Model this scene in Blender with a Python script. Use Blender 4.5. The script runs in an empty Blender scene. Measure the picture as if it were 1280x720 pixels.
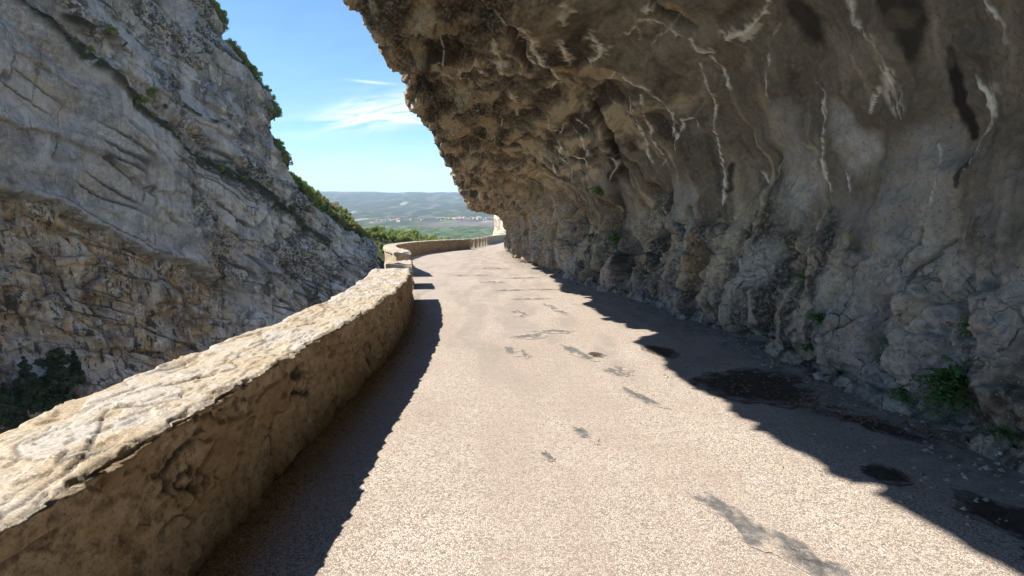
import bpy, math, random
import numpy as np

random.seed(7)
rng = np.random.default_rng(7)
sc = bpy.context.scene
COL = sc.collection
H_CAM = 1.75
SLOPE = 0.0628          # the road falls away from the camera
R = math.radians

# ------------------------------------------------------------------ noise
_G = rng.normal(size=(256, 3)).astype(np.float32)
_G /= np.linalg.norm(_G, axis=1, keepdims=True)


def _hash(ix, iy, iz, seed):
    h = (ix * 374761393 + iy * 668265263 + iz * 1274126177 + seed * 974711) & 0xFFFFFFFF
    h = ((h ^ (h >> 13)) * 1103515245) & 0xFFFFFFFF
    h = ((h ^ (h >> 16)) * 69069) & 0xFFFFFFFF
    return h ^ (h >> 11)


def noise(x, y, z, seed=0):
    x, y, z = np.broadcast_arrays(np.asarray(x, np.float64), np.asarray(y, np.float64), np.asarray(z, np.float64))
    fx, fy, fz = np.floor(x), np.floor(y), np.floor(z)
    ix, iy, iz = fx.astype(np.int64), fy.astype(np.int64), fz.astype(np.int64)
    x = (x - fx).astype(np.float32); y = (y - fy).astype(np.float32); z = (z - fz).astype(np.float32)
    u = x * x * x * (x * (x * 6 - 15) + 10); v = y * y * y * (y * (y * 6 - 15) + 10); w = z * z * z * (z * (z * 6 - 15) + 10)
    out = 0
    for dx in (0, 1):
        wx = u if dx else 1 - u
        for dy in (0, 1):
            wy = v if dy else 1 - v
            for dz in (0, 1):
                wz = w if dz else 1 - w
                g = _G[_hash(ix + dx, iy + dy, iz + dz, seed) & 255]
                out = out + wx * wy * wz * (g[..., 0] * (x - dx) + g[..., 1] * (y - dy) + g[..., 2] * (z - dz))
    return out * 1.5


def fbm(x, y, z, o=4, seed=0, gain=0.5):
    a, f, s = 1.0, 1.0, 0
    for i in range(o):
        s = s + a * noise(x * f, y * f, z * f, seed + i * 17)
        a *= gain; f *= 2.03
    return s


def ridged(x, y, z, o=4, seed=0, gain=0.5):
    a, f, s = 1.0, 1.0, 0
    for i in range(o):
        s = s + a * (1 - 2 * np.abs(noise(x * f, y * f, z * f, seed + i * 31)))
        a *= gain; f *= 2.1
    return s


def voronoi(x, y, z, seed=0, facet=False):
    """F1, F2 and a random value of the nearest cell"""
    ix, iy, iz = np.floor(x).astype(np.int64), np.floor(y).astype(np.int64), np.floor(z).astype(np.int64)
    f1 = np.full(x.shape, 9.0, np.float32); f2 = f1.copy(); cid = np.zeros(x.shape, np.float32); pln = cid.copy()
    for dx in (-1, 0, 1):
        for dy in (-1, 0, 1):
            for dz in (-1, 0, 1):
                h = _hash(ix + dx, iy + dy, iz + dz, seed)
                px = ix + dx + (h & 1023) / 1023.0; py = iy + dy + ((h >> 10) & 1023) / 1023.0; pz = iz + dz + ((h >> 20) & 1023) / 1023.0
                d = np.sqrt((px - x) ** 2 + (py - y) ** 2 + (pz - z) ** 2).astype(np.float32)
                near = d < f1
                if facet:
                    hx = (h >> 5) & 255; pl = (px - x) * (_G[hx, 0]) + (py - y) * (_G[hx, 1]) + (pz - z) * (_G[hx, 2]); pln = np.where(near, pl, pln)
                f2 = np.where(near, f1, np.minimum(f2, d)); cid = np.where(near, ((h * 2654435761) & 0xFFFF) / 65535.0, cid)
                f1 = np.where(near, d, f1)
    return (f1, f2, cid, pln) if facet else (f1, f2, cid)


def sstep(a, b, x):
    t = np.clip((x - a) / (b - a), 0, 1)
    return t * t * (3 - 2 * t)


def terrace(x, n, k=0.82):
    q = x * n; b = np.floor(q); t = q - b
    return (b + sstep(k, 1, t)) / n


def curve(px, py):
    """smooth interpolation through points (monotone cubic Hermite)"""
    px = np.array(px, float); py = np.array(py, float)
    d = np.diff(py) / np.diff(px)
    m = np.concatenate([[d[0]], np.where(d[1:] * d[:-1] > 0, 2 * d[1:] * d[:-1] / (d[1:] + d[:-1] + 1e-12), 0), [d[-1]]])

    def f(x):
        x = np.clip(x, px[0], px[-1]); i = np.clip(np.searchsorted(px, x) - 1, 0, len(px) - 2)
        h = px[i + 1] - px[i]; t = (x - px[i]) / h
        return (py[i] * (1 + 2 * t) * (1 - t) ** 2 + m[i] * h * t * (1 - t) ** 2 + py[i + 1] * t * t * (3 - 2 * t) + m[i + 1] * h * t * t * (t - 1))
    return f


def road_z(y):
    return -SLOPE * y


# plan of the place: x of the rock's foot, of the parapet's inner and outer face, along y
rock_x = curve([-20, 0, 3.5, 5.6, 7.7, 10.3, 13.3, 18.2, 22.7, 33.9, 48],
               [3.9, 3.8, 3.76, 3.7, 3.74, 3.5, 3.0, 2.35, 1.5, 0.35, -0.30])
wall_x = curve([-20, 0, 2.3, 3.45, 6.7, 8.5, 10.66, 12.82, 16, 20.5, 25, 31, 36, 43, 51, 66, 94, 130],
               [-1.6, -1.62, -1.65, -1.69, -1.76, -1.90, -2.17, -2.55, -3.15, -4.1, -5.6, -6.8, -7.0, -6.2, -4.15, -3.1, -1.17, 6.0])

# ------------------------------------------------------------------ scene helpers


def tag(o, label=None, cat=None, group=None, kind=None):
    if label: o['label'] = label
    if cat: o['category'] = cat
    if group: o['group'] = group
    if kind: o['kind'] = kind
    return o


def link(name, me, parent=None):
    o = bpy.data.objects.new(name, me); COL.objects.link(o)
    if parent: o.parent = parent
    return o


def empty(name, loc, rz=0):
    o = bpy.data.objects.new(name, None); COL.objects.link(o)
    o.location = loc; o.rotation_euler = (0, 0, rz); o.empty_display_size = 0.2
    return o


def np_mesh(name, co, faces, mats, attrs=None, smooth=True, mat_idx=None):
    """co (n,3); faces (m,k) int array with k = 3 or 4"""
    me = bpy.data.meshes.new(name)
    co = np.ascontiguousarray(co, np.float32); faces = np.ascontiguousarray(faces, np.int32)
    n, (m, k) = len(co), faces.shape
    me.vertices.add(n); me.vertices.foreach_set('co', co.ravel())
    me.loops.add(m * k); me.loops.foreach_set('vertex_index', faces.ravel())
    me.polygons.add(m); me.polygons.foreach_set('loop_start', np.arange(0, m * k, k, dtype=np.int32))
    if mat_idx is not None: me.polygons.foreach_set('material_index', np.ascontiguousarray(mat_idx, np.int32))
    me.polygons.foreach_set('use_smooth', np.full(m, smooth, bool))
    for mt in (mats if isinstance(mats, (list, tuple)) else [mats]): me.materials.append(mt)
    for key, val in (attrs or {}).items():
        a = me.attributes.new(key, 'FLOAT', 'POINT'); a.data.foreach_set('value', np.ascontiguousarray(val, np.float32).ravel())
    me.update(); me.validate()
    return me


def grid_faces(na, nb, flip=False):
    i = np.arange(na - 1)[:, None] * nb + np.arange(nb - 1)[None, :]
    q = np.stack([i, i + nb, i + nb + 1, i + 1], -1).reshape(-1, 4)
    return q[:, ::-1] if flip else q


def grid_normals(P):
    a = np.gradient(P, axis=0); b = np.gradient(P, axis=1)
    n = np.cross(a, b); return n / (np.linalg.norm(n, axis=-1, keepdims=True) + 1e-9)


# ------------------------------------------------------------------ node helpers


class NT:
    def __init__(self, name):
        self.m = bpy.data.materials.new(name); self.m.use_nodes = True
        self.t = self.m.node_tree; self.b = self.t.nodes['Principled BSDF']
        self.b.inputs['Specular IOR Level'].default_value = 0.25
        self.b.inputs['Roughness'].default_value = 0.9

    def n(self, kind, **kw):
        nd = self.t.nodes.new(kind)
        for k, v in kw.items():
            if k.startswith('i_'): nd.inputs[k[2:].replace('_', ' ')].default_value = v
            else: setattr(nd, k, v)
        return nd

    def l(self, a, b): self.t.links.new(a, b)

    def geo(self, scale=(1, 1, 1), rot=(0, 0, 0)):
        tc = self.n('ShaderNodeTexCoord'); mp = self.n('ShaderNodeMapping')
        mp.inputs['Scale'].default_value = scale; mp.inputs['Rotation'].default_value = rot
        self.l(tc.outputs['Object'], mp.inputs['Vector']); return mp.outputs[0]

    def noise(self, vec, scale, detail=5, rough=0.55, dist=0.0):
        nd = self.n('ShaderNodeTexNoise'); nd.inputs['Scale'].default_value = scale; nd.inputs['Detail'].default_value = detail
        nd.inputs['Roughness'].default_value = rough; nd.inputs['Distortion'].default_value = dist
        self.l(vec, nd.inputs['Vector']); return nd.outputs['Fac']

    def voro(self, vec, scale, feature='F1', out='Distance', rnd=1.0):
        nd = self.n('ShaderNodeTexVoronoi', feature=feature); nd.inputs['Scale'].default_value = scale; nd.inputs['Randomness'].default_value = rnd
        self.l(vec, nd.inputs['Vector']); return nd.outputs[out]

    def ramp(self, fac, stops, interp='LINEAR'):
        nd = self.n('ShaderNodeValToRGB'); nd.color_ramp.interpolation = interp
        e = nd.color_ramp.elements
        while len(e) < len(stops): e.new(0.5)
        for el, (p, c) in zip(e, stops):
            el.position = p; el.color = (c, c, c, 1) if isinstance(c, (int, float)) else (*c, 1)
        self.l(fac, nd.inputs['Fac']); return nd.outputs['Color']

    def mix(self, fac, a, b, mode='MIX'):
        nd = self.n('ShaderNodeMix', data_type='RGBA', blend_type=mode)
        for s, v in ((nd.inputs['Factor'], fac), (nd.inputs[6], a), (nd.inputs[7], b)):
            if isinstance(v, (int, float)): s.default_value = v
            elif isinstance(v, tuple): s.default_value = (*v, 1)
            else: self.l(v, s)
        return nd.outputs[2]

    def math(self, op, a, b=0.0, c=None):
        nd = self.n('ShaderNodeMath', operation=op)
        for s, v in zip(nd.inputs, (a, b, c)):
            if v is None: continue
            if isinstance(v, (int, float)): s.default_value = v
            else: self.l(v, s)
        return nd.outputs[0]

    def attr(self, name):
        return self.n('ShaderNodeAttribute', attribute_name=name).outputs['Fac']

    def bump(self, h, strength, dist, prev=None):
        nd = self.n('ShaderNodeBump'); nd.inputs['Strength'].default_value = strength; nd.inputs['Distance'].default_value = dist
        self.l(h, nd.inputs['Height'])
        if prev is not None: self.l(prev, nd.inputs['Normal'])
        return nd.outputs[0]

    def out(self, color, normal=None, rough=None):
        if isinstance(color, tuple): self.b.inputs['Base Color'].default_value = (*color, 1)
        else: self.l(color, self.b.inputs['Base Color'])
        if normal is not None: self.l(normal, self.b.inputs['Normal'])
        if rough is not None:
            if isinstance(rough, (int, float)): self.b.inputs['Roughness'].default_value = rough
            else: self.l(rough, self.b.inputs['Roughness'])
        return self.m


# ------------------------------------------------------------------ materials


def mat_rock():
    t = NT('overhang_limestone'); v = t.geo()
    big = t.noise(v, 0.55, 5, 0.6, 0.6)
    mid = t.noise(v, 2.6, 6, 0.68, 0.8)
    fine = t.noise(v, 17, 6, 0.72)
    c = t.ramp(big, [(0.34, (0.100, 0.080, 0.056)), (0.52, (0.155, 0.128, 0.092)), (0.68, (0.235, 0.20, 0.155))])
    c = t.mix(t.ramp(mid, [(0.45, 0.0), (0.60, 0.7)]), c, (0.105, 0.085, 0.064))
    rib = t.attr('rib')
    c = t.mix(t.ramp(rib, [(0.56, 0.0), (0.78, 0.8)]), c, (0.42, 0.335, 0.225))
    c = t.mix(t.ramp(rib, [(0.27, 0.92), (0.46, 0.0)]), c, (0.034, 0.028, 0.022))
    c = t.mix(t.attr('grey'), c, t.ramp(mid, [(0.3, (0.215, 0.193, 0.165)), (0.65, (0.44, 0.40, 0.345))]))
    br = t.attr('broken'); brk = t.math('ADD', t.math('MULTIPLY', br, 0.72), 0.28)
    c = t.mix(t.math('MULTIPLY', brk, t.ramp(fine, [(0.50, 0.0), (0.66, 0.75)])), c, (0.46, 0.395, 0.30))
    c = t.mix(t.math('MULTIPLY', brk, t.ramp(fine, [(0.34, 0.8), (0.46, 0.0)])), c, (0.055, 0.046, 0.036))
    wv = t.noise(v, 5, 4, 0.6)
    wp = t.n('ShaderNodeVectorMath', operation='ADD'); wn = t.n('ShaderNodeTexNoise'); wn.inputs['Scale'].default_value = 3.0; wn.inputs['Detail'].default_value = 5
    ws = t.n('ShaderNodeVectorMath', operation='SCALE'); ws.inputs['Scale'].default_value = 0.35; t.l(v, wn.inputs['Vector']); t.l(wn.outputs['Color'], ws.inputs[0])
    t.l(v, wp.inputs[0]); t.l(ws.outputs[0], wp.inputs[1])
    e1 = t.voro(wp.outputs[0], 2.3, 'DISTANCE_TO_EDGE'); e2 = t.voro(wp.outputs[0], 7.5, 'DISTANCE_TO_EDGE')
    crk = t.math('MULTIPLY', t.ramp(e1, [(0.004, 1.0), (0.035, 0.0)]), t.ramp(mid, [(0.45, 0.0), (0.58, 0.9)]))
    crk2 = t.math('MULTIPLY', t.ramp(e2, [(0.01, 1.0), (0.06, 0.0)]), t.ramp(wv, [(0.56, 0.0), (0.66, 0.7)]))
    crk = t.math('MULTIPLY', t.math('MAXIMUM', crk, crk2), br)
    c = t.mix(t.math('MULTIPLY', t.attr('orange'), 0.85), c, t.ramp(fine, [(0.34, (0.16, 0.10, 0.055)), (0.5, (0.34, 0.235, 0.135)), (0.65, (0.52, 0.39, 0.25))]))
    c = t.mix(crk, c, (0.045, 0.037, 0.03))
    grain = t.noise(v, 34, 6, 0.75)
    c = t.mix(t.ramp(grain, [(0.55, 0.0), (0.63, 0.75)]), c, (0.055, 0.047, 0.038))
    c = t.mix(t.math('MULTIPLY', t.math('ADD', t.math('MULTIPLY', br, 0.85), 0.15), t.ramp(grain, [(0.36, 0.55), (0.44, 0.0)])), c, (0.46, 0.41, 0.34))
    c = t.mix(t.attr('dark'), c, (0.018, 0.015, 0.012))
    c = t.mix(t.math('MULTIPLY', t.attr('calcite'), t.ramp(fine, [(0.3, 0.75), (0.5, 1.0)])), c, (0.66, 0.60, 0.50))
    c = t.mix(t.attr('pale'), c, t.ramp(mid, [(0.3, (0.30, 0.26, 0.20)), (0.65, (0.52, 0.47, 0.39))]))
    h = t.math('ADD', t.math('MULTIPLY', fine, 0.8), t.math('MULTIPLY', t.noise(v, 60, 5, 0.65), 0.3))
    h = t.math('SUBTRACT', h, t.math('MULTIPLY', crk, 0.5))
    nrm = t.bump(h, 0.75, 0.045)
    return t.out(c, nrm, 0.92)


def mat_cliff():
    t = NT('gorge_limestone'); v = t.geo()
    big = t.noise(v, 0.05, 5, 0.6, 0.5)
    mid = t.noise(v, 0.20, 7, 0.72, 0.6)
    vs = t.geo((1, 1, 0.16)); streak = t.noise(vs, 0.42, 8, 0.74, 0.5)
    vd = t.geo((1, 1, 0.13), (0.0, 0.0, 0.0)); drip = t.noise(vd, 0.75, 5, 0.62, 0.4)
    fine = t.noise(v, 1.2, 7, 0.80)
    c = t.ramp(mid, [(0.32, (0.32, 0.303, 0.282)), (0.46, (0.52, 0.493, 0.455)), (0.60, (0.70, 0.66, 0.60))])
    blot = t.noise(v, 0.085, 4, 0.6, 0.8)
    c = t.mix(t.ramp(blot, [(0.40, 0.75), (0.50, 0.0)]), c, (0.25, 0.24, 0.232))
    c = t.mix(t.ramp(blot, [(0.54, 0.0), (0.64, 0.5)]), c, (0.60, 0.545, 0.46))
    c = t.mix(t.attr('warm'), c, t.ramp(mid, [(0.32, (0.33, 0.225, 0.125)), (0.64, (0.68, 0.51, 0.31))]))
    c = t.mix(t.ramp(streak, [(0.53, 0.0), (0.60, 0.8)]), c, (0.125, 0.118, 0.11))
    c = t.mix(t.ramp(streak, [(0.38, 0.85), (0.45, 0.0)]), c, (0.70, 0.665, 0.60))
    c = t.mix(t.math('MULTIPLY', t.attr('dry'), t.ramp(drip, [(0.54, 0.0), (0.60, 0.9)])), c, (0.055, 0.052, 0.050))
    pl = t.attr('plate'); npl = t.math('SUBTRACT', 1.0, t.math('MULTIPLY', pl, 0.62))
    c = t.mix(t.math('MULTIPLY', pl, 0.6), c, t.ramp(mid, [(0.35, (0.34, 0.325, 0.31)), (0.60, (0.52, 0.49, 0.455))]))
    lich = t.math('MULTIPLY', t.ramp(big, [(0.46, 0.05), (0.54, 1.0)]), t.ramp(fine, [(0.46, 0.0), (0.52, 0.95)]))
    lich = t.math('MULTIPLY', t.math('MULTIPLY', lich, t.math('SUBTRACT', 1.0, t.math('MULTIPLY', t.attr('dry'), 0.8))), npl)
    c = t.mix(lich, c, (0.075, 0.073, 0.070))
    c = t.mix(t.math('MULTIPLY', npl, t.ramp(t.noise(v, 0.55, 6, 0.78), [(0.56, 0.0), (0.63, 0.8)])), c, (0.76, 0.72, 0.65))
    c = t.mix(t.math('MULTIPLY', npl, t.ramp(fine, [(0.36, 0.7), (0.43, 0.0)])), c, (0.15, 0.14, 0.13))
    c = t.mix(t.math('MULTIPLY', t.attr('crack'), 0.85), c, (0.07, 0.066, 0.06))
    c = t.mix(t.attr('veg'), c, t.ramp(fine, [(0.4, (0.032, 0.034, 0.020)), (0.65, (0.085, 0.085, 0.050))]))
    nrm = t.bump(t.math('ADD', fine, t.math('MULTIPLY', streak, 0.8)), 0.9, 0.9)
    return t.out(c, nrm, 0.95)


def mat_white_cliff():
    t = NT('pale_limestone'); v = t.geo()
    c = t.ramp(t.noise(v, 0.5, 6, 0.7), [(0.32, (0.28, 0.22, 0.15)), (0.5, (0.50, 0.45, 0.37)), (0.7, (0.60, 0.56, 0.48))])
    return t.out(c, t.bump(t.noise(v, 1.5, 6, 0.7), 0.6, 0.5))


def mat_road(name, patch=False):
    t = NT(name); v = t.geo()
    nz = t.n('ShaderNodeVectorMath', operation='ADD')
    wn = t.n('ShaderNodeTexNoise'); wn.inputs['Scale'].default_value = 60; t.l(v, wn.inputs['Vector'])
    sv = t.n('ShaderNodeVectorMath', operation='SCALE'); sv.inputs['Scale'].default_value = 0.012; t.l(wn.outputs['Color'], sv.inputs[0])
    t.l(v, nz.inputs[0]); t.l(sv.outputs[0], nz.inputs[1]); v2 = nz.outputs[0]
    cell = t.voro(v2, 84, 'F1', 'Color'); dist = t.voro(v2, 84, 'DISTANCE_TO_EDGE')
    sep = t.n('ShaderNodeSeparateColor'); t.l(cell, sep.inputs[0])
    chip = t.ramp(sep.outputs[0], [(0.0, (0.21, 0.178, 0.152)), (0.2, (0.375, 0.32, 0.268)), (0.5, (0.515, 0.45, 0.382)), (0.85, (0.61, 0.545, 0.47)), (1.0, (0.50, 0.42, 0.36))])
    gap = t.ramp(dist, [(0.02, 1.0), (0.13, 0.0)])
    c = t.mix(gap, chip, (0.135, 0.11, 0.092))
    trk = t.noise(t.geo((1.0, 0.12, 1)), 1.5, 4, 0.6)
    c = t.mix(t.ramp(trk, [(0.40, 0.35), (0.55, 0.0)]), c, (0.30, 0.245, 0.205))
    grime = t.noise(v, 0.75, 6, 0.6, 0.4)
    c = t.mix(t.ramp(grime, [(0.35, 0.28), (0.6, 0.0)]), c, (0.24, 0.185, 0.145))
    c = t.mix(t.math('MULTIPLY', t.attr('worn'), t.ramp(t.noise(v, 5, 5, 0.7), [(0.35, 0.2), (0.62, 0.8)])), c, (0.235, 0.208, 0.18))
    c = t.mix(t.attr('dust'), c, t.ramp(t.noise(v, 6, 6, 0.7), [(0.35, (0.12, 0.105, 0.088)), (0.65, (0.27, 0.235, 0.195))]))
    if patch:
        base = c
        tar = t.ramp(t.noise(v, 16, 6, 0.75), [(0.34, (0.07, 0.067, 0.065)), (0.52, (0.135, 0.128, 0.12)), (0.66, (0.25, 0.23, 0.205))])
        c = t.mix(t.attr('cover'), base, tar)
        dist = t.math('MULTIPLY', dist, 0.6)
    h = t.math('ADD', t.math('MULTIPLY', t.math('MINIMUM', dist, 0.25), 2.0), t.math('MULTIPLY', sep.outputs[1], 0.5))
    nrm = t.bump(h, 0.5, 0.006)
    return t.out(c, nrm, 0.88)


def mat_damp():
    t = NT('damp_mud'); v = t.geo()
    dry = t.ramp(t.noise(v, 6, 6, 0.7), [(0.35, (0.12, 0.105, 0.088)), (0.65, (0.25, 0.22, 0.185))])
    wet = t.ramp(t.noise(v, 14, 6, 0.75), [(0.35, (0.028, 0.022, 0.018)), (0.7, (0.085, 0.064, 0.047))])
    wet = t.mix(t.ramp(t.noise(v, 70, 2, 0.5), [(0.70, 0.0), (0.74, 0.8)]), wet, (0.26, 0.18, 0.10))
    c = t.mix(t.attr('cover'), dry, wet)
    return t.out(c, t.bump(t.noise(v, 50, 5, 0.7), 0.4, 0.02), 0.85)


def mat_wall(top):
    t = NT('parapet_stone_top' if top else 'parapet_mortar'); v = t.geo()
    a = t.noise(v, 2.2, 6, 0.65, 0.7); b = t.noise(v, 14, 6, 0.7); f = t.noise(v, 70, 4, 0.7)
    if top:
        c = t.ramp(a, [(0.30, (0.23, 0.172, 0.108)), (0.44, (0.355, 0.283, 0.19)), (0.56, (0.385, 0.335, 0.262)), (0.70, (0.32, 0.305, 0.285))])
        c = t.mix(t.math('MULTIPLY', t.attr('tone'), t.ramp(b, [(0.35, 0.2), (0.6, 0.75)])), c, (0.40, 0.385, 0.365))
        c = t.mix(t.ramp(b, [(0.50, 0.0), (0.66, 0.6)]), c, (0.24, 0.185, 0.125))
        fl = t.noise(t.geo((3.6, 1.5, 3)), 1.6, 6, 0.6, 0.5)
        ln = t.ramp(t.math('ABSOLUTE', t.math('SUBTRACT', t.math('FRACT', t.math('MULTIPLY', fl, 9.0)), 0.5)), [(0.0, 0.75), (0.05, 0.0)])
        ln = t.math('MULTIPLY', ln, t.ramp(a, [(0.45, 0.0), (0.58, 1.0)]))
        c = t.mix(ln, c, (0.15, 0.12, 0.09))
        c = t.mix(t.attr('crack'), c, (0.10, 0.085, 0.07))
        c = t.mix(t.ramp(f, [(0.55, 0.0), (0.64, 0.7)]), c, (0.15, 0.125, 0.10))
        c = t.mix(t.ramp(f, [(0.36, 0.6), (0.44, 0.0)]), c, (0.52, 0.47, 0.39))
        nrm = t.bump(t.math('SUBTRACT', t.math('ADD', t.math('MULTIPLY', b, 0.45), t.math('MULTIPLY', f, 0.35)), t.math('MULTIPLY', ln, 0.3)), 0.6, 0.016)
    else:
        c = t.ramp(a, [(0.32, (0.26, 0.195, 0.12)), (0.5, (0.39, 0.31, 0.21)), (0.66, (0.48, 0.405, 0.30))])
        c = t.mix(t.ramp(b, [(0.5, 0.0), (0.64, 0.75)]), c, (0.135, 0.105, 0.072))
        c = t.mix(t.ramp(f, [(0.54, 0.0), (0.64, 0.6)]), c, (0.10, 0.08, 0.056))
        c = t.mix(t.ramp(b, [(0.34, 0.6), (0.44, 0.0)]), c, (0.52, 0.44, 0.32))
        c = t.mix(t.attr('crack'), c, (0.055, 0.043, 0.033))
        c = t.mix(t.attr('tone'), c, (0.30, 0.215, 0.12))
        nrm = t.bump(t.math('ADD', t.math('MULTIPLY', b, 0.8), t.math('MULTIPLY', f, 0.3)), 0.6, 0.025)
    return t.out(c, nrm, 0.9)


def mat_leaf(name, dark, light, trans=0.25):
    t = NT(name); v = t.geo()
    oi = t.n('ShaderNodeObjectInfo').outputs['Random']
    f = t.math('ADD', t.math('MULTIPLY', t.attr('leaf'), 0.75), t.math('MULTIPLY', oi, 0.25))
    c = t.ramp(f, [(0.0, dark), (1.0, light)])
    t.out(c, None, 0.6)
    tr = t.n('ShaderNodeBsdfTranslucent'); t.l(c, tr.inputs['Color'])
    mx = t.n('ShaderNodeMixShader'); mx.inputs[0].default_value = trans
    t.l(t.b.outputs[0], mx.inputs[1]); t.l(tr.outputs[0], mx.inputs[2])
    t.l(mx.outputs[0], t.t.nodes['Material Output'].inputs['Surface'])
    return t.m


def mat_bark():
    t = NT('bark'); v = t.geo((6, 6, 1))
    return t.out(t.ramp(t.noise(v, 3, 5), [(0.3, (0.05, 0.04, 0.03)), (0.7, (0.16, 0.13, 0.10))]))


def mat_ground():
    t = NT('valley_land'); v = t.geo()
    vw = t.geo((2.6, 0.8, 1))
    forest = t.noise(vw, 0.0016, 7, 0.62, 1.2)
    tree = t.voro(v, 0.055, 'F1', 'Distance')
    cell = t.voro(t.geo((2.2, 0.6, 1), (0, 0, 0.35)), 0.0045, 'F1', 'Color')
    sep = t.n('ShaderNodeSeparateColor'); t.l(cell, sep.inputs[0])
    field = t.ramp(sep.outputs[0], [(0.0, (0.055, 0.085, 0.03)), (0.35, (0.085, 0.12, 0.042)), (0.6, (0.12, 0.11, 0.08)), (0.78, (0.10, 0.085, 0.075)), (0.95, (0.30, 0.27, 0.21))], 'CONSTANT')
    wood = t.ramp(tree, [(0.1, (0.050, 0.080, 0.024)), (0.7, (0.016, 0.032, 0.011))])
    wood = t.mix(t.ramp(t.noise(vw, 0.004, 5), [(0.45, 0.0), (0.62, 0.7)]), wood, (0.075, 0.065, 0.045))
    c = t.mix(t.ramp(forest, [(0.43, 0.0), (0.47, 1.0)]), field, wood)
    c = t.mix(t.ramp(t.noise(t.geo((1.6, 0.5, 1)), 0.012, 3, 0.5), [(0.66, 0.0), (0.70, 0.8)]), c, (0.02, 0.033, 0.014))
    c = t.mix(t.math('MULTIPLY', t.attr('plough'), t.ramp(t.noise(vw, 0.008, 5, 0.7), [(0.4, 0.55), (0.6, 0.95)])), c, (0.15, 0.12, 0.108))
    spring = t.noise(t.geo((1.0, 0.40, 1)), 0.028, 7, 0.8)
    c = t.mix(t.attr('green'), c, t.ramp(spring, [(0.38, (0.016, 0.034, 0.010)), (0.5, (0.050, 0.080, 0.024)), (0.60, (0.12, 0.15, 0.05))]))
    c = t.mix(t.attr('near'), c, t.ramp(t.noise(v, 0.35, 6, 0.7), [(0.35, (0.045, 0.05, 0.025)), (0.65, (0.16, 0.15, 0.10))]))
    return t.out(c, None, 0.95)


def mat_slope():
    t = NT('wooded_soil'); v = t.geo()
    return t.out(t.ramp(t.noise(v, 0.5, 6, 0.7), [(0.35, (0.03, 0.04, 0.016)), (0.6, (0.07, 0.075, 0.035)), (0.75, (0.17, 0.155, 0.12))]),
                 t.bump(t.noise(v, 1.2, 5), 0.7, 0.6))


def mat_plain(name, a, b, scale=8.0, rough=0.9):
    t = NT(name); v = t.geo()
    return t.out(t.ramp(t.noise(v, scale, 4), [(0.35, a), (0.65, b)]), None, rough)


M_ROCK, M_CLIFF, M_WHITE = mat_rock(), mat_cliff(), mat_white_cliff()
M_ROAD, M_PATCH, M_DAMP = mat_road('chip_seal'), mat_road('tar_repair', True), mat_damp()
M_TOP, M_BODY = mat_wall(True), mat_wall(False)
M_LEAF = mat_leaf('spring_leaves', (0.12, 0.17, 0.035), (0.38, 0.43, 0.115), 0.5)
M_LEAF_OLIVE = mat_leaf('olive_leaves', (0.13, 0.13, 0.04), (0.38, 0.34, 0.12), 0.5)
M_LEAF_DARK = mat_leaf('dark_needles', (0.014, 0.026, 0.012), (0.045, 0.072, 0.030), 0.2)
M_FERN = mat_leaf('fern_leaves', (0.035, 0.085, 0.02), (0.09, 0.20, 0.045), 0.3)
M_BARK, M_GROUND, M_SLOPE = mat_bark(), mat_ground(), mat_slope()
M_STONE = mat_plain('loose_stone', (0.22, 0.18, 0.13), (0.42, 0.36, 0.28), 12)
M_HWALL = mat_plain('render_wall', (0.36, 0.33, 0.28), (0.46, 0.43, 0.38), 0.3)
M_HROOF = mat_plain('clay_roof', (0.30, 0.17, 0.11), (0.42, 0.27, 0.19), 0.5)

# ------------------------------------------------------------------ overhang: base surface
COT = 0.82              # horizontal run of a shadow per metre of height, across the road
SUN_BACK = 0.16         # the sun stands a little behind the camera: shadows run forward by this per metre

lip_h = curve([-20, 0, 3, 6, 9, 12, 14.4, 20, 26, 31, 38, 44, 50],
              [6.6, 6.6, 6.4, 5.9, 5.4, 5.2, 5.0, 4.95, 4.4, 4.1, 4.0, 4.0, 3.9])
shade_x = curve([-20, 1, 2.3, 2.8, 3.65, 5.2, 7.2, 7.8, 8.7, 9.5, 10.9, 12.4, 13.4, 14.4, 16, 19.9, 25, 31, 43, 60],
                [2.6, 2.6, 2.47, 2.38, 2.2, 1.97, 1.86, 1.72, 2.3, 1.9, 1.72, 2.0, 1.72, 1.55, 1.5, 1.28, 0.95, 0.5, -0.15, -1.0])


def lip_x(y):
    h = lip_h(y); return shade_x(y + h * SUN_BACK) - h * COT


# profile control points between the foot (f=0) and the lip (f=1): fraction across, fraction up
PF = np.array([[-0.10, -0.10], [-0.06, 0.0], [0.00, 0.035], [0.022, 0.09], [0.012, 0.18], [-0.012, 0.30], [-0.018, 0.42], [0.02, 0.56], [0.10, 0.70],
               [0.24, 0.82], [0.42, 0.905], [0.62, 0.955], [0.82, 0.985], [0.95, 0.992], [1.0, 1.03]])
PF[0] = [0.045, -0.08]; PF[1] = [0.03, 0.0]
POUT = np.array([[-0.05, 0.5], [0.5, 2.2], [1.6, 5.0], [4.0, 10.5], [8.0, 20.0], [15.0, 42.0], [30.0, 85.0], [55.0, 130.0]])
_ts = np.linspace(0, 1, len(PF))
_pa, _pb = curve(_ts, PF[:, 0]), curve(_ts, PF[:, 1])


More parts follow.
